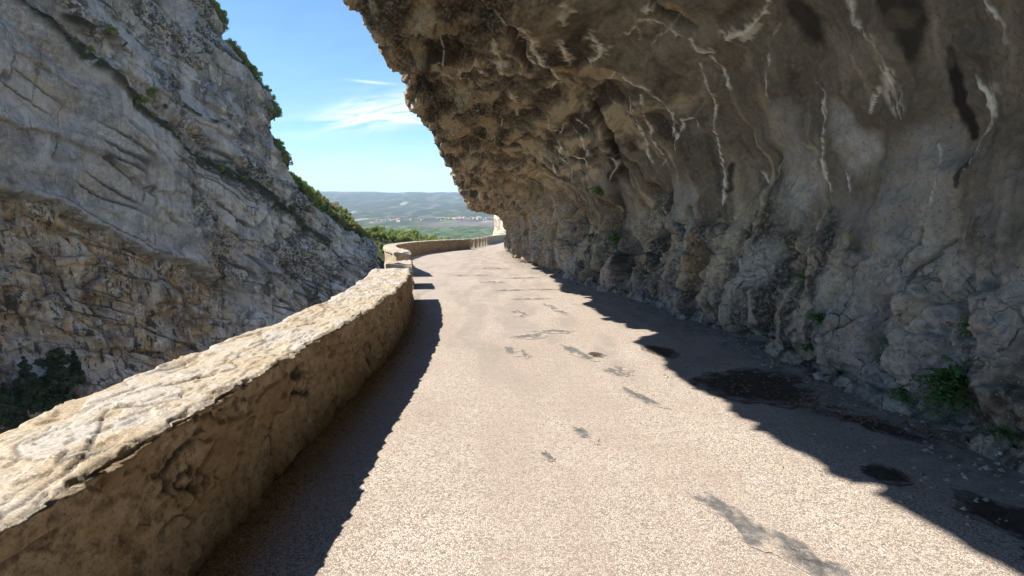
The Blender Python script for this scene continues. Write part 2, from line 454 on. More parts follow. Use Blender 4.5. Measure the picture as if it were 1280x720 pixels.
def overhang_base(s, t):
    """s: way along the rock's foot (= y up to 48, then round the corner); t in 0..1 foot to lip, 1..2 the outer face above"""
    s, t = np.broadcast_arrays(np.asarray(s, float), np.asarray(t, float))
    y = np.minimum(s, 48.0); xb = rock_x(y); hl = lip_h(s)
    run = xb - lip_x(y)
    run = np.where(s > 48, run * 0.9, run)
    off = run * _pa(np.minimum(t, 1)); z = hl * _pb(np.minimum(t, 1))
    q = np.clip(t - 1, 0, 1); k = np.linspace(0, 1, len(POUT) + 1)
    ox = np.interp(q, k, np.concatenate([[0], POUT[:, 0]])); oz = np.interp(q, k, np.concatenate([[0], POUT[:, 1]]))
    ox = ox + (np.minimum(ox, 6.0) - ox) * sstep(36, 47, s)
    off = off - ox; z = z + oz
    # corner: centre to the right of the foot, radius 7, quarter turn, then straight on to the right
    rad = 7.0; ang = np.clip((s - 48) / rad, 0, math.pi / 2); rest = np.maximum(s - 48 - rad * math.pi / 2, 0)
    bx = xb + rad - rad * np.cos(ang) + rest; by = y + rad * np.sin(ang)
    x = bx - off * np.cos(ang); yy = by + off * np.sin(ang)
    return np.stack([x, yy, z + road_z(np.minimum(by, 60.0))], -1)


def line_mask(S, T, pts, w, seed=0, wob=1.0):
    """smooth mask round a polyline given in (s, t, width) on the rock; w scales the width"""
    m = np.zeros(S.shape, np.float32)
    p = np.array(pts, float)
    s0, s1, t0, t1 = p[:, 0].min() - 1.2, p[:, 0].max() + 1.2, p[:, 1].min() - 0.12, p[:, 1].max() + 0.12
    sel = (S > s0) & (S < s1) & (T > t0) & (T < t1)
    if not sel.any(): return m
    L = 9.5                                        # metres of profile for t = 0..1
    s, t = S[sel], T[sel]
    ws = s + 0.05 * wob * noise(s * 2.5, t * 25, 3.1, seed) + 0.007 * wob * noise(s * 11, t * 70, 1.1, seed)
    wt = t + (0.05 * wob * noise(s * 2.5, t * 25, 8.7, seed)) / L
    best = np.zeros(len(s))
    for a, b in zip(p[:-1], p[1:]):
        d = np.array([b[0] - a[0], (b[1] - a[1]) * L]); l2 = d @ d + 1e-9
        u = np.clip(((ws - a[0]) * d[0] + (wt - a[1]) * L * d[1]) / l2, 0, 1)
        dist = np.hypot(ws - a[0] - u * d[0], (wt - a[1]) * L - u * d[1])
        width = (a[2] + (b[2] - a[2]) * u) * w
        best = np.maximum(best, 1 - sstep(0.55, 1.25, dist / width))
    m[sel] = best
    return m


#MARKS
CALCITE = [
    [(5.2, 0.545, 0.037), (5.25, 0.533, 0.023), (5.15, 0.521, 0.03), (5.1, 0.505, 0.037), (5.15, 0.489, 0.038), (5.15, 0.475, 0.061), (5.1, 0.455, 0.023)],
    [(5.3, 0.479, 0.016), (5.4, 0.465, 0.016)],
    [(6.25, 0.515, 0.014), (6.15, 0.499, 0.014), (6.25, 0.489, 0.019), (6.25, 0.473, 0.014), (6.3, 0.451, 0.014), (6.3, 0.431, 0.029), (6.25, 0.411, 0.019)],
    [(6.75, 0.553, 0.015), (6.9, 0.539, 0.015), (7.05, 0.523, 0.016)],
    [(8.05, 0.603, 0.024), (8.25, 0.583, 0.024), (8.5, 0.555, 0.038), (8.7, 0.533, 0.02), (8.8, 0.511, 0.027), (8.9, 0.477, 0.027), (9.0, 0.425, 0.028)],
    [(7.75, 0.603, 0.046), (7.8, 0.591, 0.046), (7.9, 0.569, 0.035)],
    [(4.35, 0.461, 0.026), (4.25, 0.447, 0.05), (4.25, 0.437, 0.058), (4.3, 0.429, 0.045), (4.4, 0.421, 0.026), (4.4, 0.405, 0.02), (4.4, 0.395, 0.013)],
    [(4.75, 0.425, 0.014), (4.7, 0.415, 0.022), (4.65, 0.399, 0.014), (4.7, 0.387, 0.014), (4.7, 0.379, 0.014)],
    [(4.15, 0.499, 0.018), (4.05, 0.489, 0.024), (4.05, 0.483, 0.03), (4.05, 0.475, 0.042)],
    [(10.05, 0.631, 0.03), (10.5, 0.607, 0.032), (11.2, 0.575, 0.042), (11.6, 0.541, 0.071)],
    [(9.5, 0.627, 0.014), (10.15, 0.597, 0.015), (10.6, 0.569, 0.032), (10.65, 0.535, 0.024)],
    [(9.55, 0.653, 0.028), (9.35, 0.627, 0.035), (9.3, 0.611, 0.028), (9.35, 0.593, 0.028), (9.6, 0.567, 0.029), (9.75, 0.557, 0.022)],
    [(9.3, 0.567, 0.021), (9.0, 0.563, 0.02), (9.0, 0.551, 0.02)],
    [(9.3, 0.567, 0.021), (9.65, 0.547, 0.029), (9.9, 0.531, 0.03)],
    [(8.0, 0.677, 0.023), (7.9, 0.663, 0.023), (7.85, 0.649, 0.023), (7.8, 0.635, 0.023)],
    [(7.65, 0.675, 0.022), (7.85, 0.671, 0.023), (7.85, 0.661, 0.017)],
    [(7.7, 0.627, 0.022), (7.75, 0.611, 0.034), (7.65, 0.601, 0.034)],
    [(8.1, 0.675, 0.018), (8.35, 0.671, 0.024)],
    [(8.55, 0.782, 0.037), (8.9, 0.77, 0.039), (9.5, 0.758, 0.042), (9.95, 0.743, 0.044), (10.35, 0.733, 0.031)],
    [(8.6, 0.768, 0.037), (9.0, 0.756, 0.039), (9.55, 0.741, 0.056), (10.1, 0.723, 0.045), (10.55, 0.715, 0.031)],
    [(9.6, 0.79, 0.028), (10.25, 0.784, 0.06), (10.95, 0.786, 0.08), (11.4, 0.786, 0.051)],
    [(9.0, 0.733, 0.039), (9.25, 0.721, 0.054), (9.65, 0.707, 0.043)],
    [(8.6, 0.705, 0.062), (8.75, 0.691, 0.077), (9.05, 0.689, 0.027), (9.45, 0.687, 0.021)],
    [(8.1, 0.739, 0.035), (8.2, 0.725, 0.036)],
    [(8.3, 0.737, 0.024), (8.45, 0.729, 0.025)],
    [(13.05, 0.657, 0.03), (13.1, 0.637, 0.039), (14.1, 0.605, 0.043)],
    [(14.45, 0.661, 0.033), (15.6, 0.635, 0.047)],
    [(11.0, 0.84, 0.049), (11.7, 0.848, 0.052), (12.25, 0.822, 0.036)],
    [(10.75, 0.812, 0.047), (11.4, 0.818, 0.051)],
    [(12.25, 0.77, 0.037), (12.6, 0.754, 0.037), (12.95, 0.725, 0.029)],
    [(7.2, 0.599, 0.052), (6.8, 0.591, 0.039), (6.45, 0.589, 0.028), (6.25, 0.589, 0.018)],
    [(12.45, 0.663, 0.028), (12.7, 0.635, 0.029)],
    [(8.9, 0.834, 0.026), (9.1, 0.824, 0.027), (9.15, 0.808, 0.027)],
    [(6.05, 0.427, 0.018), (5.95, 0.407, 0.014)],
    [(8.25, 0.461, 0.019), (8.2, 0.423, 0.019)],
]
CRACKS = [
    [(11.35, 0.663, 0.068), (11.65, 0.641, 0.087), (12.15, 0.607, 0.091), (12.65, 0.569, 0.096), (13.15, 0.523, 0.141)],
    [(7.45, 0.675, 0.065), (7.55, 0.665, 0.098), (7.65, 0.651, 0.111), (7.55, 0.631, 0.044)],
    [(8.75, 0.776, 0.038), (9.15, 0.766, 0.066), (10.35, 0.752, 0.046)],
    [(4.75, 0.349, 0.015), (4.8, 0.335, 0.03), (4.85, 0.321, 0.015)],
    [(4.45, 0.341, 0.021), (4.6, 0.329, 0.022), (4.7, 0.315, 0.059), (4.7, 0.307, 0.045)],
    [(5.55, 0.222, 0.018), (5.35, 0.248, 0.026), (5.3, 0.261, 0.017)],
    [(14.0, 0.513, 0.214), (14.35, 0.439, 0.2), (13.75, 0.333, 0.216), (13.0, 0.24, 0.205)],
    [(20.65, 0.529, 0.127), (21.3, 0.393, 0.166), (20.4, 0.271, 0.16)],
    [(16.3, 0.497, 0.101), (16.6, 0.387, 0.103)],
    [(11.05, 0.459, 0.102), (10.8, 0.429, 0.134), (10.25, 0.359, 0.08)],
    [(6.35, 0.407, 0.029), (6.25, 0.383, 0.029)],
    [(10.1, 0.417, 0.125), (9.65, 0.357, 0.075)],
    [(4.65, 0.176, 0.038), (4.8, 0.222, 0.031)],
    [(12.0, 0.399, 0.093), (11.35, 0.297, 0.089)],
    [(3.85, 0.293, 0.018), (4.0, 0.246, 0.019)],
]
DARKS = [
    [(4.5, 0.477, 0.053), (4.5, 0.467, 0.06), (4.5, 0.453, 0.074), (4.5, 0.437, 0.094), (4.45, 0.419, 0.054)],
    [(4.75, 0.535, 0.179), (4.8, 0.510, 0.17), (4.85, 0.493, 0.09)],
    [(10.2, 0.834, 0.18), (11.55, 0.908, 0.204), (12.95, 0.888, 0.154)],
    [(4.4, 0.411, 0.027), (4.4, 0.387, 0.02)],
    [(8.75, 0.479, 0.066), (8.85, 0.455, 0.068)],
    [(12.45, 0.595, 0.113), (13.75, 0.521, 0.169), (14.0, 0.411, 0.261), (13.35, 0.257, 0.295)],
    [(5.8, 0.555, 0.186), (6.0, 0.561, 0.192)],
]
ORANGES = [
    [(5.2, 0.335, 0.13), (4.95, 0.317, 0.094)],
    [(3.95, 0.293, 0.081)],
    [(5.45, 0.244, 0.114), (5.3, 0.255, 0.084)],
    [(7.45, 0.651, 0.108), (7.35, 0.639, 0.085), (7.65, 0.639, 0.067)],
    [(9.9, 0.717, 0.145), (10.2, 0.701, 0.18)],
    [(8.7, 0.357, 0.136)],
    [(3.6, 0.257, 0.081), (3.5, 0.236, 0.081)],
    [(5.8, 0.319, 0.072)],
    [(17.2, 0.323, 0.269)],
    [(21.1, 0.699, 0.322), (20.4, 0.653, 0.311)],
    [(13.0, 0.898, 0.155)],
    [(9.7, 0.908, 0.085)],
    [(12.4, 0.381, 0.173), (10.65, 0.359, 0.149)],
]
GREYS = [
    [(7.05, 0.467, 0.425), (6.95, 0.423, 0.478)],
    [(5.95, 0.473, 0.196), (5.7, 0.439, 0.258)],
    [(7.95, 0.287, 0.25), (7.35, 0.315, 0.347)],
    [(4.85, 0.447, 0.073)],
    [(5.25, 0.499, 0.153)],
    [(5.1, 0.397, 0.156)],
    [(5.35, 0.321, 0.253)],
    [(8.85, 0.311, 0.278)],
]
#ENDMARKS
#CALSTOP


def build_overhang():
    ys = [-80.0]
    while ys[-1] < 74:
        y = ys[-1]; ys.append(y + (2.0 if y < -12 else 0.45 if y < 1.5 else max(0.012, 0.0030 * y) if y < 52 else 0.5))
    s = np.array(ys)
    t = np.concatenate([np.linspace(0, 0.16, 110, endpoint=False), np.linspace(0.16, 1.04, 520, endpoint=False), np.linspace(1.04, 2, 90)])
    S, T = np.meshgrid(s, t, indexing='ij')
    P = overhang_base(S, T); N = -grid_normals(P)
    N = np.where((N * (np.array([-3.0, 10, 2.0]) - P)).sum(-1, keepdims=True).mean() < 0, -N, N)
    x, y, z = P[..., 0], P[..., 1], P[..., 2]
    hz = z - road_z(y)
    # where the rock is broken rather than smoothed over by flowstone
    wob = fbm(x / 2.3, y / 2.3, z / 2.3, 3, 5)
    low = sstep(2.5, 1.3, hz - 0.9 * wob - 0.10 * np.clip(y - 9, 0, 30) + 0.7 * sstep(6, 3, y))
    lipz = sstep(0.70, 0.86, T + 0.12 * wob + 0.010 * np.clip(y - 10, 0, 20))
    rough = np.clip(np.maximum(np.maximum(low, lipz), sstep(24, 30, y)), 0, 1)
    d = (0.16 + 0.14 * sstep(6, 10, y)) * fbm(x / 2.6, y / 2.6, z / 2.6, 2, 11) + 0.10 * fbm(x / 0.9, y / 0.9, z / 0.9, 3, 23)
    # flutes down the wall
    fl = ridged(y / 0.55 + 0.5 * wob, z / 2.6, x / 2.6, 3, 41)
    d = d + 0.13 * low * fl * (0.4 + 0.6 * sstep(6, 10, y))
    wx, wy, wz = x + 0.25 * wob, y + 0.2 * noise(x * 1.3, y * 1.3, z * 1.3, 61), z
    f1, f2, cid, pl = voronoi(wx / 0.95, wy / 0.80, wz / 1.25, 3, True)
    blocks = 0.7 * (cid - 0.5) * sstep(0.0, 0.16, f2 - f1) + 1.0 * pl - 0.45 * sstep(0.09, 0.0, f2 - f1)
    g1, g2, gid, pg = voronoi(wx / 0.24 + 0.3 * wob, wy / 0.20, wz / 0.32, 9, True)
    small = 0.6 * (gid - 0.5) * sstep(0.0, 0.2, g2 - g1) + 1.0 * pg - 0.5 * sstep(0.10, 0.0, g2 - g1)
    h1, h2, hid, ph = voronoi(x / 0.085, y / 0.075, z / 0.11, 19, True)
    patchy = sstep(-0.25, 0.35, fbm(x / 1.3, y / 1.3, z / 1.3, 2, 77))
    d = d + rough * (0.26 * (1 - 0.6 * sstep(0.82, 0.93, T)) * (0.60 + 0.55 * sstep(6, 10, y)) * blocks * (0.35 + 0.65 * patchy) + 0.085 * small * (0.15 + 0.85 * patchy) + 0.022 * ph * patchy + 0.05 * ridged(x / 0.4, y / 0.4, z / 0.4, 3, 51))
    d = d - rough * 0.20 * sstep(0.2, 0.5, fbm(x / 0.75, y / 0.6, z / 0.9, 3, 57))
    # deep upright recesses where the wall is broken, mostly in its middle stretch
    rec = sstep(0.12, 0.42, fbm(y / 1.05 + 0.3 * wob, z / 3.2, 0 * x + 2, 3, 59)) * low * sstep(6.5, 9.5, y) * sstep(0.1, 0.5, hz)
    d = d - 0.75 * rec
    d = d + 0.12 * low * fbm(x / 0.9, y / 0.75, z / 1.1, 2, 67)
    # beds along the lip
    bed = terrace(0.5 + 0.5 * np.sin(0) + (x * 0.55 + z * 0.9 + y * 0.10 + 0.35 * wob) / 0.55 - np.floor((x * 0.55 + z * 0.9) / 0.55) * 0, 1, 0.55) - (x * 0.55 + z * 0.9 + y * 0.10 + 0.35 * wob) / 0.55
    d = d + lipz * 0.10 * bed
    d = d + (1 - rough) * (0.035 * fbm(x / 0.35, y / 0.5, z / 0.35, 3, 91) + 0.05 * ridged(x / 1.1, y / 1.6, z / 1.1, 2, 97))
    d = d + 0.022 * fbm(x / 0.11, y / 0.09, z / 0.11, 4, 33, 0.6)
    at = {k: np.zeros(S.shape, np.float32) for k in ('calcite', 'dark', 'orange', 'grey', 'pale', 'broken', 'rib')}
    tear = fbm(x / 0.20, y / 0.11, z / 0.34, 5, 161, 0.6)
    for i, p in enumerate(CALCITE):
        core = line_mask(S, T, p, 0.34 + 0.22 * (i % 3) / 2, i, 1.2); halo = line_mask(S, T, p, 1.7, i, 1.8)
        at['calcite'] = np.maximum(at['calcite'], np.clip(core * (0.3 + 0.6 * sstep(-0.6, 0.1, tear)) + 0.6 * halo * sstep(0.05, 0.45, tear), 0, 1))
    for i, p in enumerate(CRACKS):
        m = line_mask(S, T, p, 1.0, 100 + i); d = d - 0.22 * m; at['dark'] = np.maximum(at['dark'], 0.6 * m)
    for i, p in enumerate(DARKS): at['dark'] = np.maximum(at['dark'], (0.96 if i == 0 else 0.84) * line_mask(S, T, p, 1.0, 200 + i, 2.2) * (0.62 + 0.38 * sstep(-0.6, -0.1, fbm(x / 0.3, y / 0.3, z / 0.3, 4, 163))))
    for i, p in enumerate(ORANGES): at['orange'] = np.maximum(at['orange'], line_mask(S, T, p, 1.0, 300 + i, 2.5) * sstep(-0.2, 0.4, noise(x * 3, y * 3, z * 3, 71)))
    for i, p in enumerate(GREYS): at['grey'] = np.maximum(at['grey'], line_mask(S, T, p, 1.15, 400 + i, 3.0) * (0.55 + 0.45 * sstep(-0.5, 0.3, fbm(x / 0.7, y / 0.7, z / 0.7, 3, 153))))
    d = d + 0.012 * at['calcite']
    vein = np.abs(noise(x / 0.8 + 0.6 * wob, y / 1.9, z / 0.8 + 0.4 * wob, 131))
    at['calcite'] = np.maximum(at['calcite'], sstep(0.035, 0.012, vein) * sstep(0.15, 0.4, noise(x / 1.1, y / 1.1, z / 1.1, 137)) * sstep(0.35, 0.6, T) * 0.8)
    at['orange'] = np.maximum(at['orange'], 0.75 * low * sstep(7, 10, y) * sstep(0.05, 0.35, fbm(x / 0.5, y / 0.45, z / 0.6, 3, 143)) * sstep(0.4, 0.8, hz))
    at['orange'] = np.maximum(at['orange'], 0.7 * sstep(17, 23, y) * sstep(0.95, 0.6, T) * sstep(-0.3, 0.25, fbm(y / 1.2, z / 3, 0 * x, 3, 145)))
    at['orange'] = np.maximum(at['orange'], 0.5 * sstep(0.15, 0.6, fbm(x / 1.1, y / 1.1, z / 1.1, 3, 141)) * np.maximum(rough * sstep(8, 16, y), lipz) )
    at['grey'] = np.maximum(at['grey'], 0.65 * sstep(0.0, 0.5, fbm(x / 1.9, y / 1.9, z / 1.9, 3, 151)) * (1 - lipz) * sstep(3.8, 2.2, hz))
    up = sstep(0.48, 0.62, T)
    rib = up * fbm(T * 24 + 0.9 * wob, y / 1.5, 0 * x + 3, 4, 211, 0.6) + (1 - up) * fbm(y / 0.34 + 0.7 * wob, z / 2.4, 0 * x + 5, 4, 213, 0.6)
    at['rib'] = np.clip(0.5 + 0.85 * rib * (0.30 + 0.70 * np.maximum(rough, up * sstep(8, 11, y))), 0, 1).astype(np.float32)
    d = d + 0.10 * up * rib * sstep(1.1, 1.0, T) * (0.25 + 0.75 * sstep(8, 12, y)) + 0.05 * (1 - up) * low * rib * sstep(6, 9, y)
    at['pale'] = sstep(1.06, 1.14, T).astype(np.float32); at['broken'] = rough.astype(np.float32)
    d = np.where((y > 18) & (T < 0.25), d - sstep(18, 26, y) * sstep(0.22, 0.10, T) * (0.32 + 0.5 * np.maximum(d, 0)), d)
    cap = 0.03 + 0.5 * sstep(0.05, 0.22, T)
    d = np.where((y < 14) & (T < 0.22), np.minimum(d, cap), d)
    d = d * np.where(y > 22, 1.0, sstep(-0.02, 0.05, T))
    d = np.where(T > 1, d + sstep(1.2, 1.5, T) * 1.6 * fbm(x / 5, y / 5, z / 5, 4, 191), d)
    P = P + N * d[..., None]
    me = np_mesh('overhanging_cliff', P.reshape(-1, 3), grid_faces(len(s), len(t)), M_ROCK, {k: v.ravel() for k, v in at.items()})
    o = link('overhanging_cliff', me)
    tag(o, 'brown limestone cliff hollowed into an overhang above the road, streaked with white calcite', 'cliff', kind='structure')
    return o, s, t, P, N


# ------------------------------------------------------------------ road


def build_road():
    ys = [-15.0]
    while ys[-1] < 125: ys.append(ys[-1] + (0.25 if ys[-1] < 1 else max(0.06, 0.012 * ys[-1])))
    y = np.array(ys); nx = 150
    f = np.linspace(0, 1, nx)
    x0 = wall_x(y) - 0.35; x1 = np.where(y < 44, rock_x(y) + 0.8, rock_x(48) + 0.8 + (y - 44) * 0.5)
    X = x0[:, None] + (x1 - x0)[:, None] * f[None, :]; Y = np.repeat(y[:, None], nx, 1)
    edge = x1[:, None] - 0.8 - X
    Z = road_surface(X, Y)
    worn = sstep(0.05, 0.5, fbm(X / 0.55, Y / 2.2, 0 * X + 4, 4, 81) + 0.45 * np.exp(-((X - 0.75 + 0.09 * Y) / 0.75) ** 2) * sstep(5, 9, Y)) * sstep(4, 8, Y)
    dust = sstep(1.35, 0.25, edge + 0.35 * fbm(X / 0.8, Y / 1.2, 0 * X, 3, 15)) * sstep(50, 40, Y)
    me = np_mesh('road', np.stack([X, Y, Z], -1).reshape(-1, 3), grid_faces(len(y), nx, True), M_ROAD, {'worn': worn.ravel(), 'dust': dust.ravel()})
    o = link('road', me)
    tag(o, 'narrow chip sealed road running downhill between the stone parapet and the rock', 'road', kind='structure')
    return o


def road_surface(X, Y):
    edge = np.where(Y < 44, rock_x(Y), rock_x(48) + (Y - 44) * 0.5) - X
    return road_z(Y) + 0.012 * fbm(X / 1.7, Y / 2.5, 0 * X, 3, 7) + 0.10 * sstep(0.9, 0.0, edge) * sstep(50, 40, Y)


def surface_patch(name, cx, cy, rx, ry, rot, mat, road, label=None, seed=0, ragged=0.35, lift=0.006):
    """a stain or repair lying on the road: irregular outline, fading at its rim"""
    na, nr = 120, 30
    a = np.linspace(0, 2 * math.pi, na, endpoint=False); r = np.linspace(0.0, 1, nr)
    Rr, A = np.meshgrid(r, a, indexing='ij')
    k = 1 + ragged * fbm(np.cos(A) * 1.3, np.sin(A) * 1.3, 0 * A + seed, 4, 60 + seed)
    u, v = Rr * k * np.cos(A) * rx, Rr * k * np.sin(A) * ry
    c, s = math.cos(rot), math.sin(rot)
    X, Y = cx + u * c - v * s, cy + u * s + v * c
    Z = road_surface(X, Y) + lift
    cover = sstep(1.0, 0.70, Rr + 0.30 * noise(X * 9, Y * 9, 0 * X, 5) + 0.22 * noise(X * 31, Y * 31, 0 * X, 6))
    if mat is M_PATCH: cover = cover * sstep(-0.45, 0.05, fbm(X * 5, Y * 3, 0 * X + seed, 4, 8))
    i = np.arange(nr - 1)[:, None] * na; j = np.arange(na)[None, :]; j2 = (j + 1) % na
    q = np.stack([i + j, i + na + j, i + na + j2, i + j2], -1).reshape(-1, 4)
    me = np_mesh(name, np.stack([X, Y, Z], -1).reshape(-1, 3), q, mat, {'cover': cover.ravel(), 'worn': 0 * cover.ravel(), 'dust': 0 * cover.ravel()})
    o = link(name, me, road)
    if label: o['label'] = label
    return o


# ------------------------------------------------------------------ parapets


def parapet(y0, y1, height, width_f, name, label, group=None, dy_min=0.012, dy_k=0.006, na=46, capped=True, seed=0):
    """stone parapet swept along the road's outer edge; the empty carries a mortared body and the coping of flat stones"""
    root = empty(name, (float(wall_x(y0)), y0, float(road_z(y0))))
    tag(root, label, 'parapet wall', group)
    off = np.array(root.location)
    ys = [y0]
    while ys[-1] < y1 - 1e-6:
        yy = ys[-1]; ys.append(min(y1, yy + max(dy_min, dy_k * abs(yy))) if yy > 1.0 else min(y1, yy + 0.05))
    y = np.array(ys); ny = len(y)
    xi = wall_x(y); w = width_f(y)
    # direction across the wall (to its left)
    dx = np.gradient(wall_x(y), y) if ny > 1 else np.zeros(1)
    ln = np.hypot(1, dx); tx, ty = -1 / ln, dx / ln
    zr = road_z(y)

    def place(a, hgt):
        """a: metres to the left of the inner face, hgt: above the road; arrays (ny, k)"""
        return np.stack([xi[:, None] + a * tx[:, None], y[:, None] + a * ty[:, None], zr[:, None] + hgt], -1)
    cop = 0.13
    # ---- coping: inner edge, top, outer edge
    na_top = na
    f = np.concatenate([np.linspace(0, 0, 1), np.linspace(0, 1, na_top)])
    A = np.linspace(0, 1, na_top)[None, :] * w[:, None]
    Yg = np.repeat(y[:, None], na_top, 1)
    vx, vy = A / 0.34, Yg / 0.52
    vx = vx + 0.35 * noise(A * 3, Yg * 3, 0 * A, 21 + seed); vy = vy + 0.3 * noise(A * 3, Yg * 3, 0 * A + 5, 22 + seed)
    f1, f2, cid = voronoi(vx, vy, 0 * vx + 0.5, 5 + seed)
    joint = sstep(0.045, 0.008, f2 - f1) * sstep(-0.35, 0.05, noise(A * 2, Yg * 2, 0 * A + 2, 24 + seed))
    fl_src = 0.5 + 0.55 * fbm(A / 0.26, Yg / 0.62, 0 * A, 5, 31 + seed, 0.55)
    flake = terrace(fl_src, 4, 0.90)
    top = (cid - 0.5) * 0.016 + (flake - 0.5) * 0.046 - 0.008 * joint + 0.020 * fbm(A / 0.9, Yg / 1.0, 0 * A, 2, 35 + seed) + 0.0025 * fbm(A / 0.05, Yg / 0.05, 0 * A, 3, 37 + seed)
    top = top - 0.025 * sstep(0.25, 0.6, fbm((w[:, None] - A) / 0.5, Yg / 0.6, 0 * A, 2, 38 + seed)) * sstep(0.35, 0.0, w[:, None] - A)
    # rounded shoulders
    e = np.minimum(A, w[:, None] - A)
    top = top - 0.018 * sstep(0.05, 0.0, e) ** 2
    jag_i = 0.075 * (terrace(0.5 + 0.6 * fbm(y / 0.24, 0 * y, 0 * y + 1.3, 4, 41 + seed, 0.6), 6, 0.85) - 0.5) + 0.022 * noise(y / 0.06, 0 * y, 0 * y, 43 + seed)
    jag_o = 0.06 * noise(y / 0.55, 0 * y, 0 * y + 4, 45 + seed) + 0.03 * noise(y / 0.12, 0 * y, 0 * y, 46 + seed)
    lipw = np.exp(-(A / 0.10)); lipo = np.exp(-((w[:, None] - A) / 0.2))
    Aj = A + (0.0 - jag_i[:, None]) * lipw + (0.03 + jag_o[:, None]) * lipo
    Ptop = place(Aj, height + top)
    ns = 9
    def skirt(edge, idx, inner):
        k = np.linspace(0, 1, ns + 1)[1:][None, :]
        base_h = height + top[:, idx][:, None]
        undercut = ((0.004 + jag_i[:, None]) * k ** 0.5 + 0.010 * noise(Yg[:, :1] / 0.08 + 0 * k, k * 2.5, 0 * k + idx, 47 + seed)) * (1 if inner else -1)
        return place(Aj[:, idx][:, None] + undercut, base_h - (base_h - (height - cop)) * k)
    Pi = skirt(Aj, 0, True)[:, ::-1]; Po = skirt(Aj, na_top - 1, False)
    P = np.concatenate([Pi, Ptop, Po], 1)
    z = np.zeros((ny, ns)); tone = sstep(0.62, 0.8, cid + 0.3 * noise(A * 4, Yg * 4, 0 * A, 51 + seed))
    edgecr = sstep(0.88, 0.94, fl_src * 5 % 1) * 0.5
    crack = np.clip(0.85 * joint + edgecr * sstep(0.0, 0.3, noise(A * 3, Yg * 3, 0 * A, 53)), 0, 1)
    at = {'tone': np.concatenate([z, tone, z], 1), 'crack': np.concatenate([z, crack, z], 1)}
    faces = grid_faces(ny, P.shape[1])
    co = P.reshape(-1, 3) - off
    nk = P.shape[1]; mi = np.tile((np.arange(nk - 1) < ns).astype(np.int32), ny - 1)
    if capped: co, faces, at = cap_ends(co, faces, at, ny, nk)
    mi = np.concatenate([mi, np.zeros(len(faces) - len(mi), np.int32)])
    link('coping', np_mesh('coping', co, faces, [M_TOP, M_BODY], at, mat_idx=mi), root)
    # ---- body
    nh = 62
    def side(inner):
        hh = np.linspace(-0.05 if inner else -2.2, height - (0.03 if inner else cop - 0.05), nh)[None, :] + 0 * y[:, None]
        Y2 = np.repeat(y[:, None], nh, 1)
        n1 = fbm(Y2 / 0.45, hh / 0.30, 0 * hh + (0 if inner else 9), 4, 61 + seed)
        n2 = fbm(Y2 / 0.09, hh / 0.07, 0 * hh, 3, 63 + seed)
        vv1, vv2, vid = voronoi(Y2 / 0.42 + 0.4 * n1, hh / 0.24 + 0.3 * n1, 0 * hh + 0.5, 65 + seed)
        jt = sstep(0.07, 0.0, vv2 - vv1) * sstep(-0.05, 0.3, noise(Y2 / 0.7, hh / 0.5, 0 * hh, 67 + seed))
        crk = sstep(0.030, 0.004, np.abs(noise(Y2 / 0.5 + 0.5 * n1, hh / 0.45, 0 * hh + 3, 69 + seed))) * sstep(0.05, 0.3, noise(Y2 / 0.8, hh / 0.8, 0 * hh + 7, 70 + seed))
        k1, k2, kid, kp = voronoi(Y2 / 0.10 + 0.4 * n1, hh / 0.075, 0 * hh + 0.5, 75 + seed, True)
        dd = 0.034 * n1 + 0.012 * n2 + 0.035 * kp * sstep(-0.3, 0.2, n1) + 0.028 * (vid - 0.5) * sstep(0.0, 0.15, vv2 - vv1) - 0.02 * jt - 0.022 * crk + 0.05 * sstep(0.25, 0.0, hh)
        a = -dd + 0.006 if inner else w[:, None] + dd - 0.03
        return place(a, hh), np.clip(jt + crk, 0, 1), sstep(0.62, 0.85, vid)
    Pin, cin, tin = side(True); Pou, cou, tou = side(False)
    P = np.concatenate([Pin, Pou[:, ::-1]], 1)
    at = {'crack': np.concatenate([cin, cou[:, ::-1]], 1), 'tone': np.concatenate([tin, tou[:, ::-1]], 1) * 0.6}
    co = P.reshape(-1, 3) - off; faces = grid_faces(ny, P.shape[1])
    if capped: co, faces, at = cap_ends(co, faces, at, ny, P.shape[1])
    link('wall_body', np_mesh('wall_body', co, faces, M_BODY, at), root)
    return root


def cap_ends(co, faces, at, ny, nk):
    """close both ends of a swept strip with a fan to a slightly bulging centre"""
    at = {k: v.ravel() for k, v in at.items()}
    n = len(co); extra = []
    for row, sgn in ((0, -1), (ny - 1, 1)):
        ring = np.arange(nk) + row * nk
        extra.append(co[ring].mean(0) + np.array([0, 0.03 * sgn, 0]))
        c = n + len(extra) - 1
        nxt = np.roll(ring, -1)
        tri = np.stack([ring, nxt, np.full(nk, c), np.full(nk, c)], -1)
        # quads with a repeated corner are not valid: split the last two with a midpoint instead
        mid0 = n + 2
        faces = np.concatenate([faces, tri], 0) if False else faces
    co = np.concatenate([co, np.array(extra)], 0)
    # mid ring between the end ring and the centre keeps every cap face a quad
    add = []; fs = [faces]
    base = len(co)
    for e, (row, sgn) in enumerate(((0, -1), (ny - 1, 1))):
        ring = np.arange(nk) + row * nk; c = extra[e]
        mid = co[ring] * 0.12 + c * 0.88; add.append(mid); m = base + e * nk + np.arange(nk)
        q = np.stack([ring, np.roll(ring, -1), np.roll(m, -1), m], -1)
        fs.append(q if sgn > 0 else q[:, ::-1])
        # close the small hole with quads folded across the ring
        h = nk // 2
        a = m[:h - 1]; b = m[1:h]; cc = m[::-1][1:h]; d = m[::-1][:h - 1]
        q2 = np.stack([a, b, cc, d], -1); fs.append(q2 if sgn > 0 else q2[:, ::-1])
    co = np.concatenate([co] + add, 0); faces = np.concatenate(fs, 0)
    pad = 2 + 2 * nk
    at = {k: np.concatenate([v, np.zeros(pad)]) for k, v in at.items()}
    return co, faces, at


